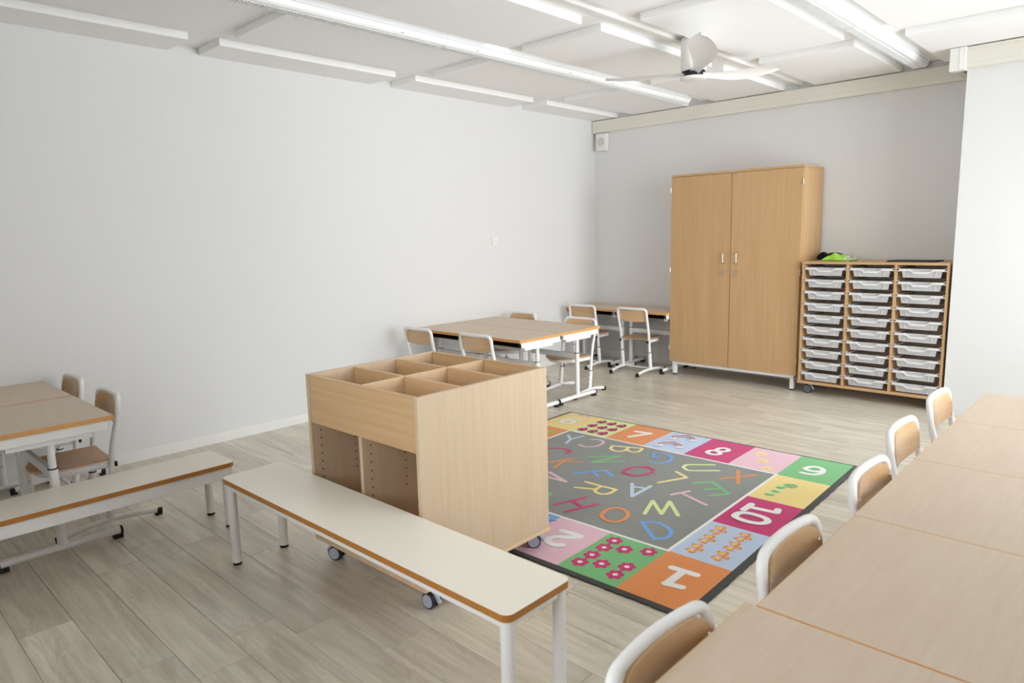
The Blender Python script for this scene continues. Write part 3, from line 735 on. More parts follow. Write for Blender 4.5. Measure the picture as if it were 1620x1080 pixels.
# ------------------------------------------------------------------ school chairs
def make_chair(label):
    """Plywood and white tube chair; the sitter faces +y. Origin on the floor between the feet."""
    t = thing('school_chair', label, 'chair')
    # seat: rounded front, slightly dished
    nx, ny, hw = 16, 14, 0.158
    def P(u, v, z0):
        y = -0.045 + 0.325 * v
        w = hw * (1 if v < 0.55 else math.sqrt(max(0.0, 1 - ((v - 0.55) / 0.47) ** 2.6)))
        x = (2 * u - 1) * w
        z = z0 + 0.006 * (abs(2 * u - 1) ** 2) - 0.012 * max(0, v - 0.8) ** 1.2 / 0.2
        return (x, y, z)
    q = nx + 1; mb = MB()
    topv = [P(i / nx, j / ny, 0.343) for j in range(ny + 1) for i in range(nx + 1)]
    botv = [P(i / nx, j / ny, 0.334) for j in range(ny + 1) for i in range(nx + 1)]
    f = [(j * q + i, j * q + i + 1, (j + 1) * q + i + 1, (j + 1) * q + i) for j in range(ny) for i in range(nx)]
    nn = len(topv); loop = [i for i in range(q)] + [j * q + nx for j in range(1, ny + 1)] + [ny * q + i for i in range(nx - 1, -1, -1)] + [j * q for j in range(ny - 1, 0, -1)]
    mb.add(topv + botv, f + [tuple(nn + k for k in g[::-1]) for g in f], 0, True)
    mb.add(topv + botv, [(loop[i], nn + loop[i], nn + loop[(i + 1) % len(loop)], loop[(i + 1) % len(loop)]) for i in range(len(loop))], 0, True)
    st = mb.build('seat', SEATPLY, t)
    for x in (-0.10, 0.10):
        for y in (0.02, 0.16):
            MB().cyl((x, y, 0.340), (x, y, 0.3462), 0.004, 8).build('rivet', STEEL, st)
    rim = [(-0.150, -0.052, 0.319), (-0.150, 0.13, 0.319)] + [(-0.150 * math.cos(a), 0.13 + 0.128 * math.sin(a), 0.319) for a in [math.pi * k / 14 for k in range(1, 14)]] + [(0.150, 0.13, 0.319), (0.150, -0.052, 0.319)]
    MB().tube(rim, 0.0065, 10, flat=2.3, up=(0, 0, 1)).build('seat_frame', WHITE, t)
    # upper tube frame
    pts = [(-0.1605, -0.018, 0.195), (-0.1625, -0.040, 0.40), (-0.1650, -0.082, 0.56), (-0.1650, -0.090, 0.643), (0.1650, -0.090, 0.643), (0.1650, -0.082, 0.56), (0.1625, -0.040, 0.40), (0.1605, -0.018, 0.195)]
    pth = fillet(pts, 0.072, 9)
    dense = [pth[0]]
    for p, q2 in zip(pth, pth[1:]):
        k_ = 8 if (q2 - p).length > 0.1 and abs(q2.z - p.z) < 0.01 else 1
        dense += [p.lerp(q2, i / k_) for i in range(1, k_ + 1)]
    pth = [p + Vector((0, -0.020 * (1 - (p.x / 0.165) ** 2) * max(0.0, min(1.0, (p.z - 0.5) / 0.1)), 0)) for p in dense]
    MB().tube(pth, 0.0130, 16, flat=1.0, up=(0, 1, 0)).build('back_frame', WHITE, t)
    # curved plywood back
    outl = []
    hwb, z0, z1, rr = 0.1585, 0.512, 0.638, 0.066
    for k in range(9):
        a = math.pi / 2 * k / 8; outl.append((hwb - rr + rr * math.cos(a), z1 - rr + rr * math.sin(a)))
    for k in range(1, 8): outl.append((hwb - rr - (2 * (hwb - rr)) * k / 8, z1))
    for k in range(9):
        a = math.pi / 2 + math.pi / 2 * k / 8; outl.append((-hwb + rr + rr * math.cos(a), z1 - rr + rr * math.sin(a)))
    for k in range(17):
        x = -hwb + 2 * hwb * k / 16; outl.append((x, z0 + 0.012 - 0.012 * (1 - (x / hwb) ** 2)))
    outl = [p for i, p in enumerate(outl) if i == 0 or (Vector(p) - Vector(outl[i - 1])).length > 1e-5]
    def Yb(x, z, th):
        base = -0.0815 - (z - 0.56) * 0.095
        return base + 0.0085 - 0.0205 * (1 - min(1, abs(x) / 0.165) ** 2) + th
    mb = MB(); N_ = len(outl); cz = 0.575
    for th, flip in ((0.0, False), (0.009, True)):
        rings = []
        for s_ in (1.0, 0.66, 0.33):
            rings += [(x * s_, Yb(x * s_, cz + (z - cz) * s_, th), cz + (z - cz) * s_) for x, z in outl]
        rings.append((0, Yb(0, cz, th), cz))
        fc = [(r * N_ + i, r * N_ + (i + 1) % N_, (r + 1) * N_ + (i + 1) % N_, (r + 1) * N_ + i) for r in range(2) for i in range(N_)]
        fc += [(2 * N_ + i, 2 * N_ + (i + 1) % N_, 3 * N_) for i in range(N_)]
        mb.add(rings, fc if not flip else [g[::-1] for g in fc], 0, True)
    edge = [(x, Yb(x, z, th), z) for th in (0.0, 0.009) for x, z in outl]
    mb.add(edge, [(i, N_ + i, N_ + (i + 1) % N_, (i + 1) % N_) for i in range(N_)], 0, True)
    bk = mb.build('backrest', PLY, t)
    for x in (-0.146, 0.146):
        for z in (0.532, 0.592):
            MB().cyl((x, Yb(x, z, 0.008), z), (x, Yb(x, z, 0.0125), z), 0.0048, 10).build('screw', STEEL, bk)
    for s_ in (-1, 1):
        lg = MB().cyl((s_ * 0.1600, 0.0, 0.040), (s_ * 0.1605, -0.0195, 0.212), 0.0182, 18).build('leg', WHITE, t)
        MB().tube([(s_ * 0.1605, -0.0190, 0.2085), (s_ * 0.1605, -0.0195, 0.2135)], 0.0188, 18).build('collar', BLACK, lg)
        for z in (0.095, 0.135, 0.175):
            y = -0.0195 * (z - 0.04) / 0.172
            MB().cyl((s_ * 0.160, y + 0.0165, z), (s_ * 0.160, y + 0.0215, z), 0.0042, 8).build('plug', BLACK, lg)
        box('clamp', BLACK, t, *sorted((s_ * 0.146, s_ * 0.1685)), -0.058, -0.047, 0.306, 0.330, 0.003)
        xf = s_ * 0.1655
        pf = [(xf + s_ * 0.012 * (y / 0.23), y, 0.0215 + 0.026 * (1 - (y / 0.23) ** 2)) for y in [-0.225 + 0.03 * i for i in range(16)]]
        ft = MB().tube(pf, 0.0145, 12, flat=0.72, up=(1, 0, 0)).build('foot', WHITE, t)
        ft.rotation_euler = (0, 0, 0)
        for e in (-1, 1):
            x = xf + s_ * 0.012 * e
            MB().tube([(x - s_ * e * 0.001, e * 0.214, 0.0225), (x, e * 0.238, 0.0195)], 0.0165, 12, flat=0.75, up=(1, 0, 0)).box(x - 0.0125, x + 0.0125, *sorted((e * 0.205, e * 0.2375)), 0.0, 0.012).build('foot_cap', BLACK, ft, 0.002)
    MB().cyl((-0.146, 0.0, 0.052), (0.146, 0.0, 0.052), 0.0085, 12).build('crossbar', WHITE, t)
    return t

C0 = make_chair('plywood school chair at the near left desks, in front of the low bench')
C0.location = (0.885, -5.362, 0); C0.rotation_euler = (0, 0, math.pi - 0.02); C0['group'] = 'chairs at the near left desks'
dup(C0, (0.275, -5.362, 0), math.pi, 'plywood school chair at the near left desks, the one close to the wall')
dup(C0, (0.955, -2.70, 0), 0.02, 'plywood school chair seen over the book unit, right one of the two', 'chairs around the middle desks')
dup(C0, (0.285, -2.715, 0), 0.02, 'plywood school chair seen over the book unit, left one by the wall', 'chairs around the middle desks')
dup(C0, (0.998, -1.645, 0), math.pi, 'plywood chair beyond the middle desks, nearest the cupboard, its white frame in full view', 'chairs around the middle desks')
dup(C0, (0.268, -1.600, 0), math.pi, 'plywood school chair behind the middle desks with only its backrest top showing', 'chairs around the middle desks')
dup(C0, (0.922, -0.553, 0), 0.0, 'plywood school chair at the back wall desks, nearest the cupboard', 'chairs at the back wall desks')
dup(C0, (0.305, -0.553, 0), 0.0, 'plywood school chair at the back wall desks, in the far corner', 'chairs at the back wall desks')
RC = ['nearest chair of the right-hand desk row, its curved plywood back at the bottom edge', 'second nearest chair of the right-hand desk row, beside the rug', 'third chair of the right-hand desk row, beyond the rug corner',
      'fourth chair of the right-hand desk row, standing further out from the desk', 'farthest chair of the right-hand desk row, close to the tray unit']
for (x, y, a), lab in zip(((4.190, -5.285, 0.0), (4.196, -4.712, 0.0), (4.190, -4.085, 0.0), (4.132, -3.502, 0.0), (4.118, -2.888, 0.0)), RC):
    dup(C0, (x, y, 0), -math.pi / 2 + a, lab, 'chairs along the right-hand desk row')

# ------------------------------------------------------------------ low benches
def make_bench(label, L, W, H, inset, rail, loc, rz):
    t = thing('bench', label, 'bench', loc, rz, 'low benches')
    x, y, R = L / 2, W / 2, 0.028
    out = []
    for cx, cy, a0 in ((x - R, y - R, 0), (-x + R, y - R, 90), (-x + R, -y + R, 180), (x - R, -y + R, 270)):
        out += [(cx + R * math.cos(math.radians(a0 + 15 * k)), cy + R * math.sin(math.radians(a0 + 15 * k))) for k in range(7)]
    sb = MB().prism(out, 'z', H - 0.0215, H, 1, 1); sb.m[-1] = 0
    sb.build('seat_board', [CREAM, BENCHEDGE], t, 0.0015)
    lx, ly = x - inset, y - 0.028
    under = rail > 0.05                                                # deep rails near the edge, legs below them
    ry, rx = (y - 0.016, x - 0.014) if under else (ly, lx - 0.012)
    for s_ in (-1, 1):
        box('long_rail', WHITE, t, -rx, rx, s_ * ry - 0.009, s_ * ry + 0.009, H - 0.022 - rail, H - 0.022, 0.002)
        ex = x - 0.0235 if under else lx
        box('end_rail', WHITE, t, s_ * ex - 0.009, s_ * ex + 0.009, -ry + 0.0095, ry - 0.0095, H - 0.022 - rail * 0.92, H - 0.022, 0.002)
        for q in (-1, 1):
            lg = MB().cyl((s_ * lx, q * ly, 0.012), (s_ * lx, q * ly, H - 0.022 - (rail if under else 0)), 0.0195, 20).build('leg', WHITE, t)
            MB().cyl((s_ * lx, q * ly, 0.0), (s_ * lx, q * ly, 0.012), 0.0185, 18).build('foot_cap', BLACK, lg)
    return t
make_bench('long cream-topped bench with brown edges in front of the book unit', 1.672, 0.277, 0.392, 0.028, 0.031, (2.702, -4.999, 0), 0.014)
make_bench('long cream-topped bench with brown edges in front of the near left desks', 1.62, 0.277, 0.325, 0.040, 0.056, (1.362, -5.732, 0), math.pi / 2)

# strokes of the print on the rug, in metres on the rug itself
LETTERS=[
 ('Y','sky',[[(-1.403,-0.1),(-1.335,-0.16)],[(-1.303,-0.056),(-1.328,-0.167),(-1.298,-0.258)]]),
 ('C','rose',[[(-1.21,-0.084),(-1.191,-0.066),(-1.163,-0.063),(-1.134,-0.072),(-1.114,-0.091),(-1.1,-0.133),(-1.1,-0.177),(-1.111,-0.213),(-1.131,-0.238),(-1.157,-0.248),(-1.187,-0.243),(-1.205,-0.236)]]),
 ('J','berry',[[(-1.393,-0.454),(-1.335,-0.419),(-1.277,-0.376),(-1.235,-0.361),(-1.201,-0.361),(-1.172,-0.381),(-1.161,-0.409),(-1.169,-0.431)]]),
 ('K','orange',[[(-1.165,-0.684),(-1.115,-0.564),(-1.075,-0.474)],[(-0.979,-0.512),(-1.088,-0.558),(-1.056,-0.687)]]),
 ('V','rose',[[(-1.034,-0.764),(-0.862,-0.83),(-1.034,-0.835)]]),
 ('P','green',[[(-0.872,-1.064),(-0.816,-1.02),(-0.792,-1.099),(-0.82,-1.104)]]),
 ('B','yellow',[[(-0.926,-0.087),(-0.914,-0.121),(-0.908,-0.159),(-0.923,-0.189),(-0.959,-0.199),(-1.002,-0.177),(-1.026,-0.118),(-0.843,-0.049),(-0.829,-0.092),(-0.827,-0.123),(-0.843,-0.147),(-0.875,-0.151),(-0.906,-0.134),(-0.926,-0.087)]]),
 ('N','green',[[(-1.014,-0.392),(-0.865,-0.263),(-0.941,-0.467),(-0.795,-0.338)]]),
 ('Q','berry',[[(-0.697,-0.495),(-0.705,-0.43),(-0.686,-0.383),(-0.656,-0.354),(-0.613,-0.347),(-0.575,-0.369),(-0.565,-0.412),(-0.576,-0.461),(-0.605,-0.5),(-0.644,-0.516),(-0.679,-0.512),(-0.697,-0.495)],[(-0.633,-0.365),(-0.638,-0.327)]]),
 ('G','blue',[[(-0.672,-0.243),(-0.641,-0.252),(-0.61,-0.239),(-0.59,-0.206),(-0.583,-0.163),(-0.596,-0.117),(-0.625,-0.082),(-0.661,-0.064),(-0.694,-0.069),(-0.721,-0.086),(-0.728,-0.098),(-0.698,-0.168),(-0.666,-0.148)]]),
 ('F','blue',[[(-0.906,-0.694),(-0.851,-0.61),(-0.797,-0.538),(-0.706,-0.597)],[(-0.84,-0.602),(-0.772,-0.649)]]),
 ('R','yellow',[[(-0.772,-0.764),(-0.667,-0.764),(-0.576,-0.759),(-0.572,-0.813),(-0.582,-0.847),(-0.602,-0.862),(-0.633,-0.861),(-0.656,-0.846),(-0.666,-0.813),(-0.667,-0.764)],[(-0.667,-0.826),(-0.766,-0.87)]]),
 ('H','berry',[[(-0.706,-1.135),(-0.637,-0.951)],[(-0.608,-1.173),(-0.539,-0.987)],[(-0.667,-1.031),(-0.576,-1.071)]]),
 ('O','orange',[[(-0.441,-1.093),(-0.458,-1.037),(-0.455,-0.991),(-0.431,-0.968),(-0.395,-0.965),(-0.355,-0.99),(-0.331,-1.036),(-0.327,-1.082),(-0.34,-1.12),(-0.367,-1.134),(-0.406,-1.125),(-0.441,-1.093)]]),
 ('A','sky',[[(-0.558,-0.627),(-0.456,-0.789),(-0.457,-0.599)],[(-0.527,-0.665),(-0.463,-0.647)]]),
 ('L','yellow',[[(-0.461,-0.307),(-0.368,-0.357),(-0.451,-0.523)]]),
 ('U','lime',[[(-0.344,-0.065),(-0.456,-0.147),(-0.471,-0.176),(-0.467,-0.212),(-0.433,-0.24),(-0.401,-0.241),(-0.278,-0.146)]]),
 ('X','orange',[[(-0.192,-0.075),(-0.107,-0.267)],[(-0.214,-0.261),(-0.083,-0.083)]]),
 ('E','green',[[(-0.295,-0.416),(-0.227,-0.333),(-0.079,-0.444),(-0.146,-0.529)],[(-0.2,-0.463),(-0.146,-0.4)]]),
 ('T','rose',[[(-0.308,-0.638),(-0.259,-0.536)],[(-0.278,-0.589),(-0.104,-0.658)]]),
 ('W','lime',[[(-0.287,-0.946),(-0.341,-0.775),(-0.221,-0.897),(-0.268,-0.73),(-0.148,-0.864)]]),
 ('D','blue',[[(-0.244,-1.041),(-0.213,-1.011),(-0.171,-1.0),(-0.125,-1.015),(-0.085,-1.046),(-0.065,-1.092),(-0.071,-1.128),(-0.104,-1.166),(-0.244,-1.041)]]),
]
DIGITS=[
 ('1',[[(0.091,-1.355),(0.196,-1.35)],[(0.142,-1.36),(0.139,-1.491)],[(0.136,-1.491),(0.199,-1.478)]]),
 ('2',[[(-0.483,-1.354),(-0.384,-1.352),(-0.399,-1.384),(-0.452,-1.418),(-0.476,-1.448),(-0.474,-1.479),(-0.446,-1.495),(-0.411,-1.495),(-0.388,-1.478)]]),
 ('10',[[(0.069,-0.505),(0.067,-0.597)],[(0.069,-0.548),(0.208,-0.535)],[(0.208,-0.535),(0.199,-0.494)],[(0.069,-0.705),(0.07,-0.653),(0.103,-0.63),(0.153,-0.628),(0.2,-0.643),(0.217,-0.675),(0.204,-0.708),(0.166,-0.726),(0.112,-0.727),(0.069,-0.705)]]),
 ('9',[[(0.092,0.196),(0.104,0.239),(0.136,0.262),(0.172,0.246),(0.184,0.219),(0.169,0.187),(0.137,0.173),(0.11,0.175),(0.092,0.196)],[(0.183,0.227),(0.19,0.175),(0.173,0.129),(0.143,0.111),(0.1,0.11)]]),
 ('8',[[(-0.459,0.204),(-0.461,0.247),(-0.437,0.272),(-0.403,0.26),(-0.396,0.225),(-0.413,0.201),(-0.439,0.191),(-0.459,0.204)],[(-0.482,0.124),(-0.485,0.167),(-0.459,0.187),(-0.423,0.171),(-0.407,0.149),(-0.42,0.116),(-0.455,0.106),(-0.482,0.124)]]),
 ('6',[[(-1.646,0.138),(-1.656,0.182),(-1.636,0.214),(-1.594,0.216),(-1.564,0.186),(-1.572,0.15),(-1.602,0.122),(-1.646,0.138)],[(-1.649,0.142),(-1.667,0.197),(-1.653,0.247),(-1.612,0.269),(-1.555,0.26)]]),
 ('7',[[(-1.08,0.257),(-0.975,0.275),(-1.048,0.123)]]),
]
FLOWERS= [(-0.233,-1.294),(-0.231,-1.379),(-0.152,-1.338),(-0.232,-1.47),(-0.234,-1.555),(-0.153,-1.512),(-0.057,-1.468),(-0.058,-1.554),(-0.058,-1.292)]
BUTTER= [(0.074,-0.901),(0.076,-1.021),(0.076,-1.139),(0.193,-0.903),(0.196,-1.019),(0.195,-1.138)]
BW1= [(-0.03,0.034),(-0.025,0.046),(-0.009,0.039),(0.003,0.062),(0.023,0.05),(0.024,0.026),(0.007,0.007),(-0.008,0.007)]
BW2= [(-0.03,-0.034),(-0.023,-0.016),(-0.005,-0.001),(0.012,-0.009),(0.025,-0.036),(0.018,-0.049),(0.002,-0.047),(-0.01,-0.035)]
BI1= [(-0.023,0.031),(-0.009,0.03),(0.004,0.05),(0.013,0.038),(0.003,0.015),(-0.01,0.014)]
BI2= [(-0.017,-0.028),(-0.005,-0.012),(0.009,-0.015),(0.016,-0.03),(0.007,-0.036),(-0.007,-0.031)]
BB= [(-0.028,0.0),(-0.016,0.007),(0.011,-0.006),(0.009,-0.015),(-0.011,-0.011)]
BH= [(0.01,-0.004),(0.012,0.012),(0.024,0.022),(0.04,0.014),(0.043,-0.002),(0.034,-0.014),(0.019,-0.014)]
BE= [(0.027,0.013),(0.029,-0.007)]
LADY= [(-1.407,0.314),(-1.321,0.314),(-1.234,0.31),(-1.407,0.196),(-1.319,0.192),(-1.235,0.194),(-1.407,0.076),(-1.321,0.076),(-1.237,0.077)]
LE= [(0.032,0.02),(0.038,0.004),(0.037,-0.013),(0.029,-0.029),(0.015,-0.038),(-0.001,-0.042),(-0.017,-0.037),(-0.03,-0.026),(-0.036,-0.01),(-0.036,0.007),(-0.027,0.023),(-0.013,0.034),(0.003,0.036),(0.019,0.032)]
LS= [(0.0,-0.036),(-0.005,-0.008),(0.001,0.014),(0.022,-0.03),(0.013,-0.039)]
LH= [(-0.005,0.027),(-0.008,0.043),(0.004,0.055),(0.024,0.031),(0.006,0.036)]
RB0red= [(-0.814,0.281),(-0.81,0.308),(-0.79,0.336),(-0.767,0.358),(-0.743,0.376),(-0.728,0.37),(-0.699,0.351),(-0.668,0.325)]
RB0yellow= [(-0.803,0.27),(-0.799,0.295),(-0.781,0.323),(-0.759,0.344),(-0.738,0.361),(-0.721,0.355),(-0.694,0.335),(-0.664,0.309)]
RB0blue= [(-0.784,0.261),(-0.782,0.285),(-0.768,0.309),(-0.75,0.328),(-0.732,0.341),(-0.717,0.335),(-0.691,0.314),(-0.663,0.287)]
RB1red= [(-0.81,0.094),(-0.806,0.123),(-0.792,0.151),(-0.77,0.172),(-0.746,0.187),(-0.725,0.177),(-0.697,0.164),(-0.666,0.142)]
RB1yellow= [(-0.8,0.083),(-0.796,0.112),(-0.783,0.139),(-0.762,0.159),(-0.74,0.172),(-0.719,0.162),(-0.692,0.149),(-0.662,0.126)]
RB1blue= [(-0.782,0.075),(-0.78,0.102),(-0.77,0.126),(-0.753,0.144),(-0.733,0.154),(-0.715,0.144),(-0.69,0.129),(-0.662,0.105)]
CLOUD= [(-0.796,0.253),(-0.668,0.294),(-0.792,0.069),(-0.666,0.108)]
SUN= [(-0.213,0.304),(-0.147,0.181),(-0.079,0.065)]
SUNF= [(-0.012,-0.006),(-0.002,-0.013),(0.008,-0.009)]
CAT= [(0.129,-0.134),(0.088,-0.158),(0.097,-0.194),(0.111,-0.23),(0.096,-0.262),(0.082,-0.292),(0.087,-0.321)]
CATF= [(0.113,-0.128),(0.138,-0.112),(0.132,-0.14),(0.186,-0.107),(0.185,-0.157)]
CAR= [(-1.573,-0.125),(-1.556,-0.112),(-1.555,-0.09),(-1.532,-0.117)]
STRIP= [(-1.733,0.377),(-1.667,0.368),(-1.645,0.378),(-1.616,0.374),(-1.589,0.384),(-1.563,0.38)]

# ------------------------------------------------------------------ printed alphabet rug
rug = thing('alphabet_rug', 'grey rug printed with coloured letters, numbers and pictures', 'rug', (3.1998, -2.5885, 0), 0.031)
CX, CY = 0.2925, 0.4095
def slab(name, key, x0, x1, y0, y1, z0, z1):
    return MB().box(x0, x1, y0, y1, z0, z1).build(name, RUG[key], rug)
bx0, bx1, by0, by1 = -6 * CX - 0.022, CX + 0.032, -4 * CY - 0.030, CY + 0.016
n = 90; mb = MB(); rr = random.Random(3)
ring = []
def wob(): return rr.uniform(-0.0022, 0.0022)
for i in range(n): ring.append((bx0 + (bx1 - bx0) * i / n, by0 + wob()))
for i in range(n): ring.append((bx1 + wob(), by0 + (by1 - by0) * i / n))
for i in range(n): ring.append((bx1 - (bx1 - bx0) * i / n, by1 + wob()))
for i in range(n): ring.append((bx0 + wob(), by1 - (by1 - by0) * i / n))
MB().prism(ring, 'z', 0.0003, 0.0075).build('border', RUG['border'], rug)
slab('centre_field', 'grey', -5 * CX, 0, -3 * CY, 0, 0.007, 0.0082)
cells = [(-6, 0, 'yellow'), (-5, 0, 'lime'), (-4, 0, 'orange'), (-3, 0, 'sky'), (-2, 0, 'berry'), (-1, 0, 'pink'), (0, 0, 'green'),
         (0, -1, 'yellow'), (0, -2, 'berry'), (0, -3, 'sky'), (0, -4, 'orange'), (-1, -4, 'green'), (-2, -4, 'pink'), (-3, -4, 'blue'),
         (-4, -4, 'yellow'), (-5, -4, 'lime'), (-6, -4, 'sky'), (-6, -1, 'orange'), (-6, -2, 'green'), (-6, -3, 'pink')]
for i, j, key in cells:
    slab('picture_square', key, i * CX, (i + 1) * CX, j * CY, (j + 1) * CY, 0.007, 0.0082)
w = 0.0075
slab('cream_line', 'white', -5 * CX - w, w, -w, w, 0.0076, 0.0086); slab('cream_line', 'white', -5 * CX - w, w, -3 * CY - w, -3 * CY + w, 0.0076, 0.0086)
slab('cream_line', 'white', -w, w, -3 * CY + w, -w, 0.0076, 0.0086); slab('cream_line', 'white', -5 * CX - w, -5 * CX + w, -3 * CY + w, -w, 0.0076, 0.0086)

def catmull(P, n=5):
    if len(P) < 4: return P
    closed = P[0] == P[-1]; out = []
    m_ = len(P)
    for i in range(m_ - 1):
        p0 = P[i - 1] if i > 0 else (P[-2] if closed else P[0]); p1, p2 = P[i], P[i + 1]
        p3 = P[i + 2] if i + 2 < m_ else (P[1] if closed else P[-1])
        for k in range(n):
            t = k / n
            out.append(tuple(0.5 * (2 * b + (c - a) * t + (2 * a - 5 * b + 4 * c - d_) * t * t + (3 * b - a - 3 * c + d_) * t ** 3) for a, b, c, d_ in zip(p0, p1, p2, p3)))
    out.append(P[-1]); return out
def stroke(mb, P, w, z, mi=0):
    """A flat printed stroke with round ends and joints, made of quads and discs."""
    P = [Vector((a, b)) for a, b in P]
    for i, (a, b) in enumerate(zip(P, P[1:])):
        d_ = b - a
        if d_.length < 1e-6: continue
        nrm = Vector((-d_.y, d_.x)).normalized() * w / 2
        zz = z + 0.00004 * i
        mb.add([(*(a + nrm), zz), (*(a - nrm), zz), (*(b - nrm), zz), (*(b + nrm), zz)], [(0, 1, 2, 3)], mi)
    for i, p in enumerate(P):
        disc(mb, p, w / 2, w / 2, z + 0.00004 * i + 0.00002, mi, 12)
def disc(mb, c, rx, ry, z, mi=0, n=18, rot=0.0):
    ca, sa = math.cos(rot), math.sin(rot)
    pts = [(rx * math.cos(2 * math.pi * k / n), ry * math.sin(2 * math.pi * k / n)) for k in range(n)]
    mb.add([(c[0] + ca * x - sa * y, c[1] + sa * x + ca * y, z) for x, y in pts], [tuple(range(n))], mi)
def poly(mb, pts, z, mi=0):
    area = sum(pts[i][0] * pts[(i + 1) % len(pts)][1] - pts[(i + 1) % len(pts)][0] * pts[i][1] for i in range(len(pts)))
    if area < 0: pts = pts[::-1]
    mb.add([(x, y, z) for x, y in pts], [tuple(range(len(pts)))], mi)

ZL = 0.0088
CURVED = set('CJBQGODUPR')
for ch, key, strokes in LETTERS:
    mb = MB()
    for si, P in enumerate(strokes):
        if ch in 'CJQGOU' : P = catmull(P) if len(P) > 4 and ch != 'G' else (catmull(P[:11]) + P[11:] if ch == 'G' else P)
        stroke(mb, P, 0.021, ZL + 0.00065 * si)
    tag(mb.build('letter', RUG[key], rug), 'printed letter %s' % ch)
for ch, strokes in DIGITS:
    mb = MB()
    for si, P in enumerate(strokes):
        stroke(mb, catmull(P) if len(P) > 4 else P, 0.035 if ch not in '689' else 0.029, ZL + 0.00065 * si)
    tag(mb.build('number', RUG['white'], rug), 'printed number %s' % ch)
for x, y in FLOWERS:
    mb = MB()
    for k_ in range(6):
        a = math.pi / 3 * k_ + 0.5
        disc(mb, (x + 0.024 * math.cos(a), y + 0.027 * math.sin(a)), 0.0135, 0.0155, ZL + 0.00003 * k_, 0, 12)
    disc(mb, (x, y), 0.022, 0.024, ZL + 0.0003, 0, 16)
    for k_ in range(3):
        disc(mb, (x, y), 0.0145, 0.0045, ZL + 0.0005 + 0.00003 * k_, 1, 10, math.pi / 3 * k_ + 0.5)
    mb.build('flower', [RUG['berry'], RUG['white']], rug)
for x, y in BUTTER:
    mb = MB(); T_ = lambda P: [(x + a, y + b) for a, b in P]
    poly(mb, T_(BW1), ZL, 0); poly(mb, T_(BW2), ZL + 0.0001, 0); poly(mb, T_(BI1), ZL + 0.0003, 1); poly(mb, T_(BI2), ZL + 0.0003, 1)
    poly(mb, T_(BB), ZL + 0.0004, 2); poly(mb, T_(BH), ZL + 0.0005, 0)
    for a, b in T_(BE): disc(mb, (a, b), 0.0045, 0.0035, ZL + 0.0007, 3, 8)
    for e in ((0.050, 0.016), (0.050, -0.010)): stroke(mb, [(x + 0.036, y + 0.004), (x + e[0], y + e[1])], 0.002, ZL + 0.0004, 4)
    mb.build('butterfly', [RUG['orange'], RUG['darkyellow'], RUG['rose'], RUG['white'], RUG['leaf']], rug)
for x, y in LADY:
    mb = MB(); T_ = lambda P: [(x + a, y + b) for a, b in P]
    poly(mb, T_(LH), ZL, 1); poly(mb, T_(LE), ZL + 0.0002, 0); poly(mb, T_(LS), ZL + 0.0004, 1)
    for a, b in ((-0.018, 0.012), (0.020, 0.006)): disc(mb, (x + a, y + b), 0.005, 0.005, ZL + 0.0005, 1, 8)
    mb.build('ladybird', [RUG['berry'], RUG['black']], rug)
for k_, (r_, y_, b_) in enumerate(((RB0red, RB0yellow, RB0blue), (RB1red, RB1yellow, RB1blue))):
    mb = MB()
    stroke(mb, catmull(b_), 0.011, ZL, 2); stroke(mb, catmull(y_), 0.013, ZL + 0.002 * 0.5, 1); stroke(mb, catmull(r_), 0.012, ZL + 0.002, 0)
    for c in CLOUD[2 * k_:2 * k_ + 2]:
        disc(mb, c, 0.027, 0.018, ZL + 0.0035, 3, 18, 0.7); disc(mb, (c[0] + 0.008, c[1] + 0.012), 0.017, 0.013, ZL + 0.0036, 3, 14, 0.7)
    mb.build('rainbow', [RUG['berry'], RUG['yellow'], RUG['blue'], RUG['white']], rug)
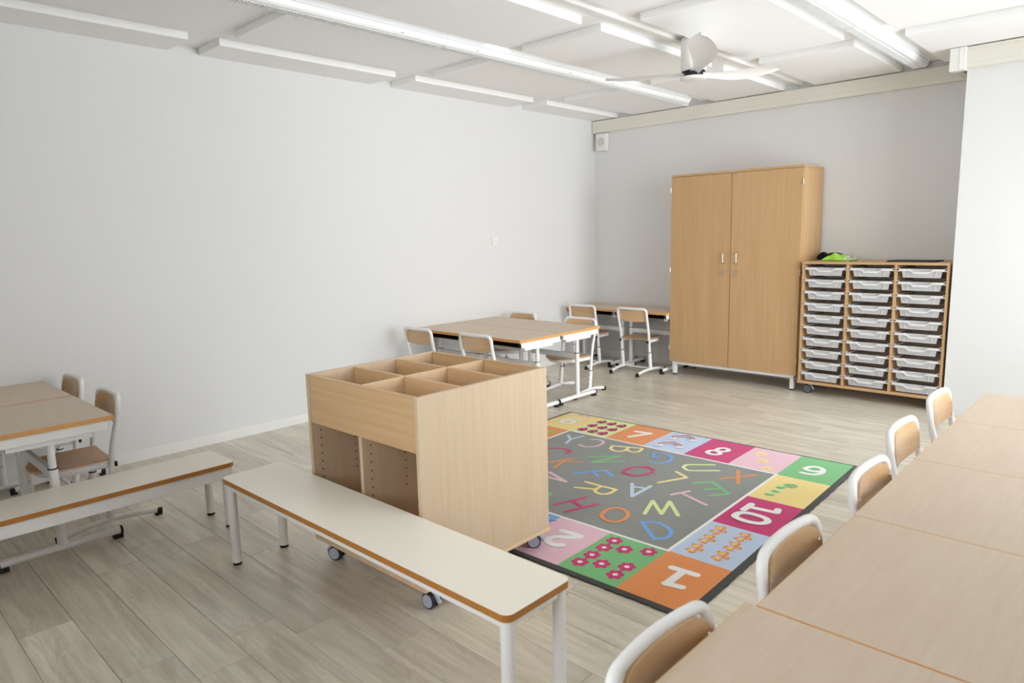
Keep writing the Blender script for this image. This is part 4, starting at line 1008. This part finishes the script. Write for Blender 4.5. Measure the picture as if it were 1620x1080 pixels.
for x, y in SUN:
    mb = MB(); disc(mb, (x, y), 0.031, 0.034, ZL, 0, 24)
    for q in range(14):
        a = 2 * math.pi * q / 14; stroke(mb, [(x + 0.040 * math.cos(a), y + 0.043 * math.sin(a)), (x + 0.047 * math.cos(a), y + 0.051 * math.sin(a))], 0.0028, ZL, 0)
    stroke(mb, [(x - 0.012, y - 0.006), (x - 0.002, y - 0.013), (x + 0.008, y - 0.009)], 0.003, ZL + 0.0003, 1)
    for a, b in ((-0.012, 0.007), (0.012, 0.009)): disc(mb, (x + a, y + b), 0.004, 0.004, ZL + 0.0003, 2, 8)
    mb.build('sun', [RUG['yellow'], RUG['black'], RUG['white']], rug)
mb = MB(); hx, hy = CAT[0]
for i, p in enumerate(CAT[:0:-1]): disc(mb, p, 0.024, 0.021, ZL + 0.0001 * i, 0 if i % 2 == 0 else 1, 18, 0.5)
disc(mb, (hx, hy), 0.037, 0.031, ZL + 0.001, 0, 22, 0.6)
for p in CATF[:2]: disc(mb, p, 0.0045, 0.0035, ZL + 0.0013, 2, 8)
disc(mb, CATF[2], 0.005, 0.004, ZL + 0.0013, 3, 8)
for p in CATF[3:]:
    disc(mb, p, 0.004, 0.003, ZL, 0, 8); stroke(mb, [(hx + 0.030, hy + 0.008), p], 0.0015, ZL, 4)
mb.build('caterpillar', [RUG['green'], RUG['lime'], RUG['black'], RUG['berry'], RUG['darkyellow']], rug)
mb = MB()
stroke(mb, CAR[:2], 0.012, ZL, 0)
for p, a in ((CAR[2], 0.9), (CAR[3], 0.3), ((-1.535, -0.100), 0.6)): disc(mb, p, 0.027, 0.011, ZL + 0.0003, 0, 14, a)
disc(mb, (-1.605, -0.150), 0.045, 0.022, ZL, 1, 16, 0.75)
mb.build('carrot', [RUG['leaf'], RUG['darkyellow']], rug)
mb = MB()
disc(mb, (-0.612, -1.318), 0.016, 0.012, ZL, 0, 12); stroke(mb, [(-0.60, -1.30), (-0.575, -1.285)], 0.006, ZL, 1)
mb.build('bee', [RUG['yellow'], RUG['black']], rug)
mb = MB()
for (x, y), mi in zip(STRIP, (0, 1, 2, 2, 3, 4)):
    disc(mb, (x, y), 0.019, 0.016, ZL, 5, 14)
    stroke(mb, [(x - 0.006, y - 0.006), (x, y + 0.008), (x + 0.007, y - 0.006)], 0.006, ZL + 0.0003, mi)
mb.build('coloured_motif', [RUG['rose'], RUG['sky'], RUG['berry'], RUG['orange'], RUG['blue'], RUG['white']], rug)
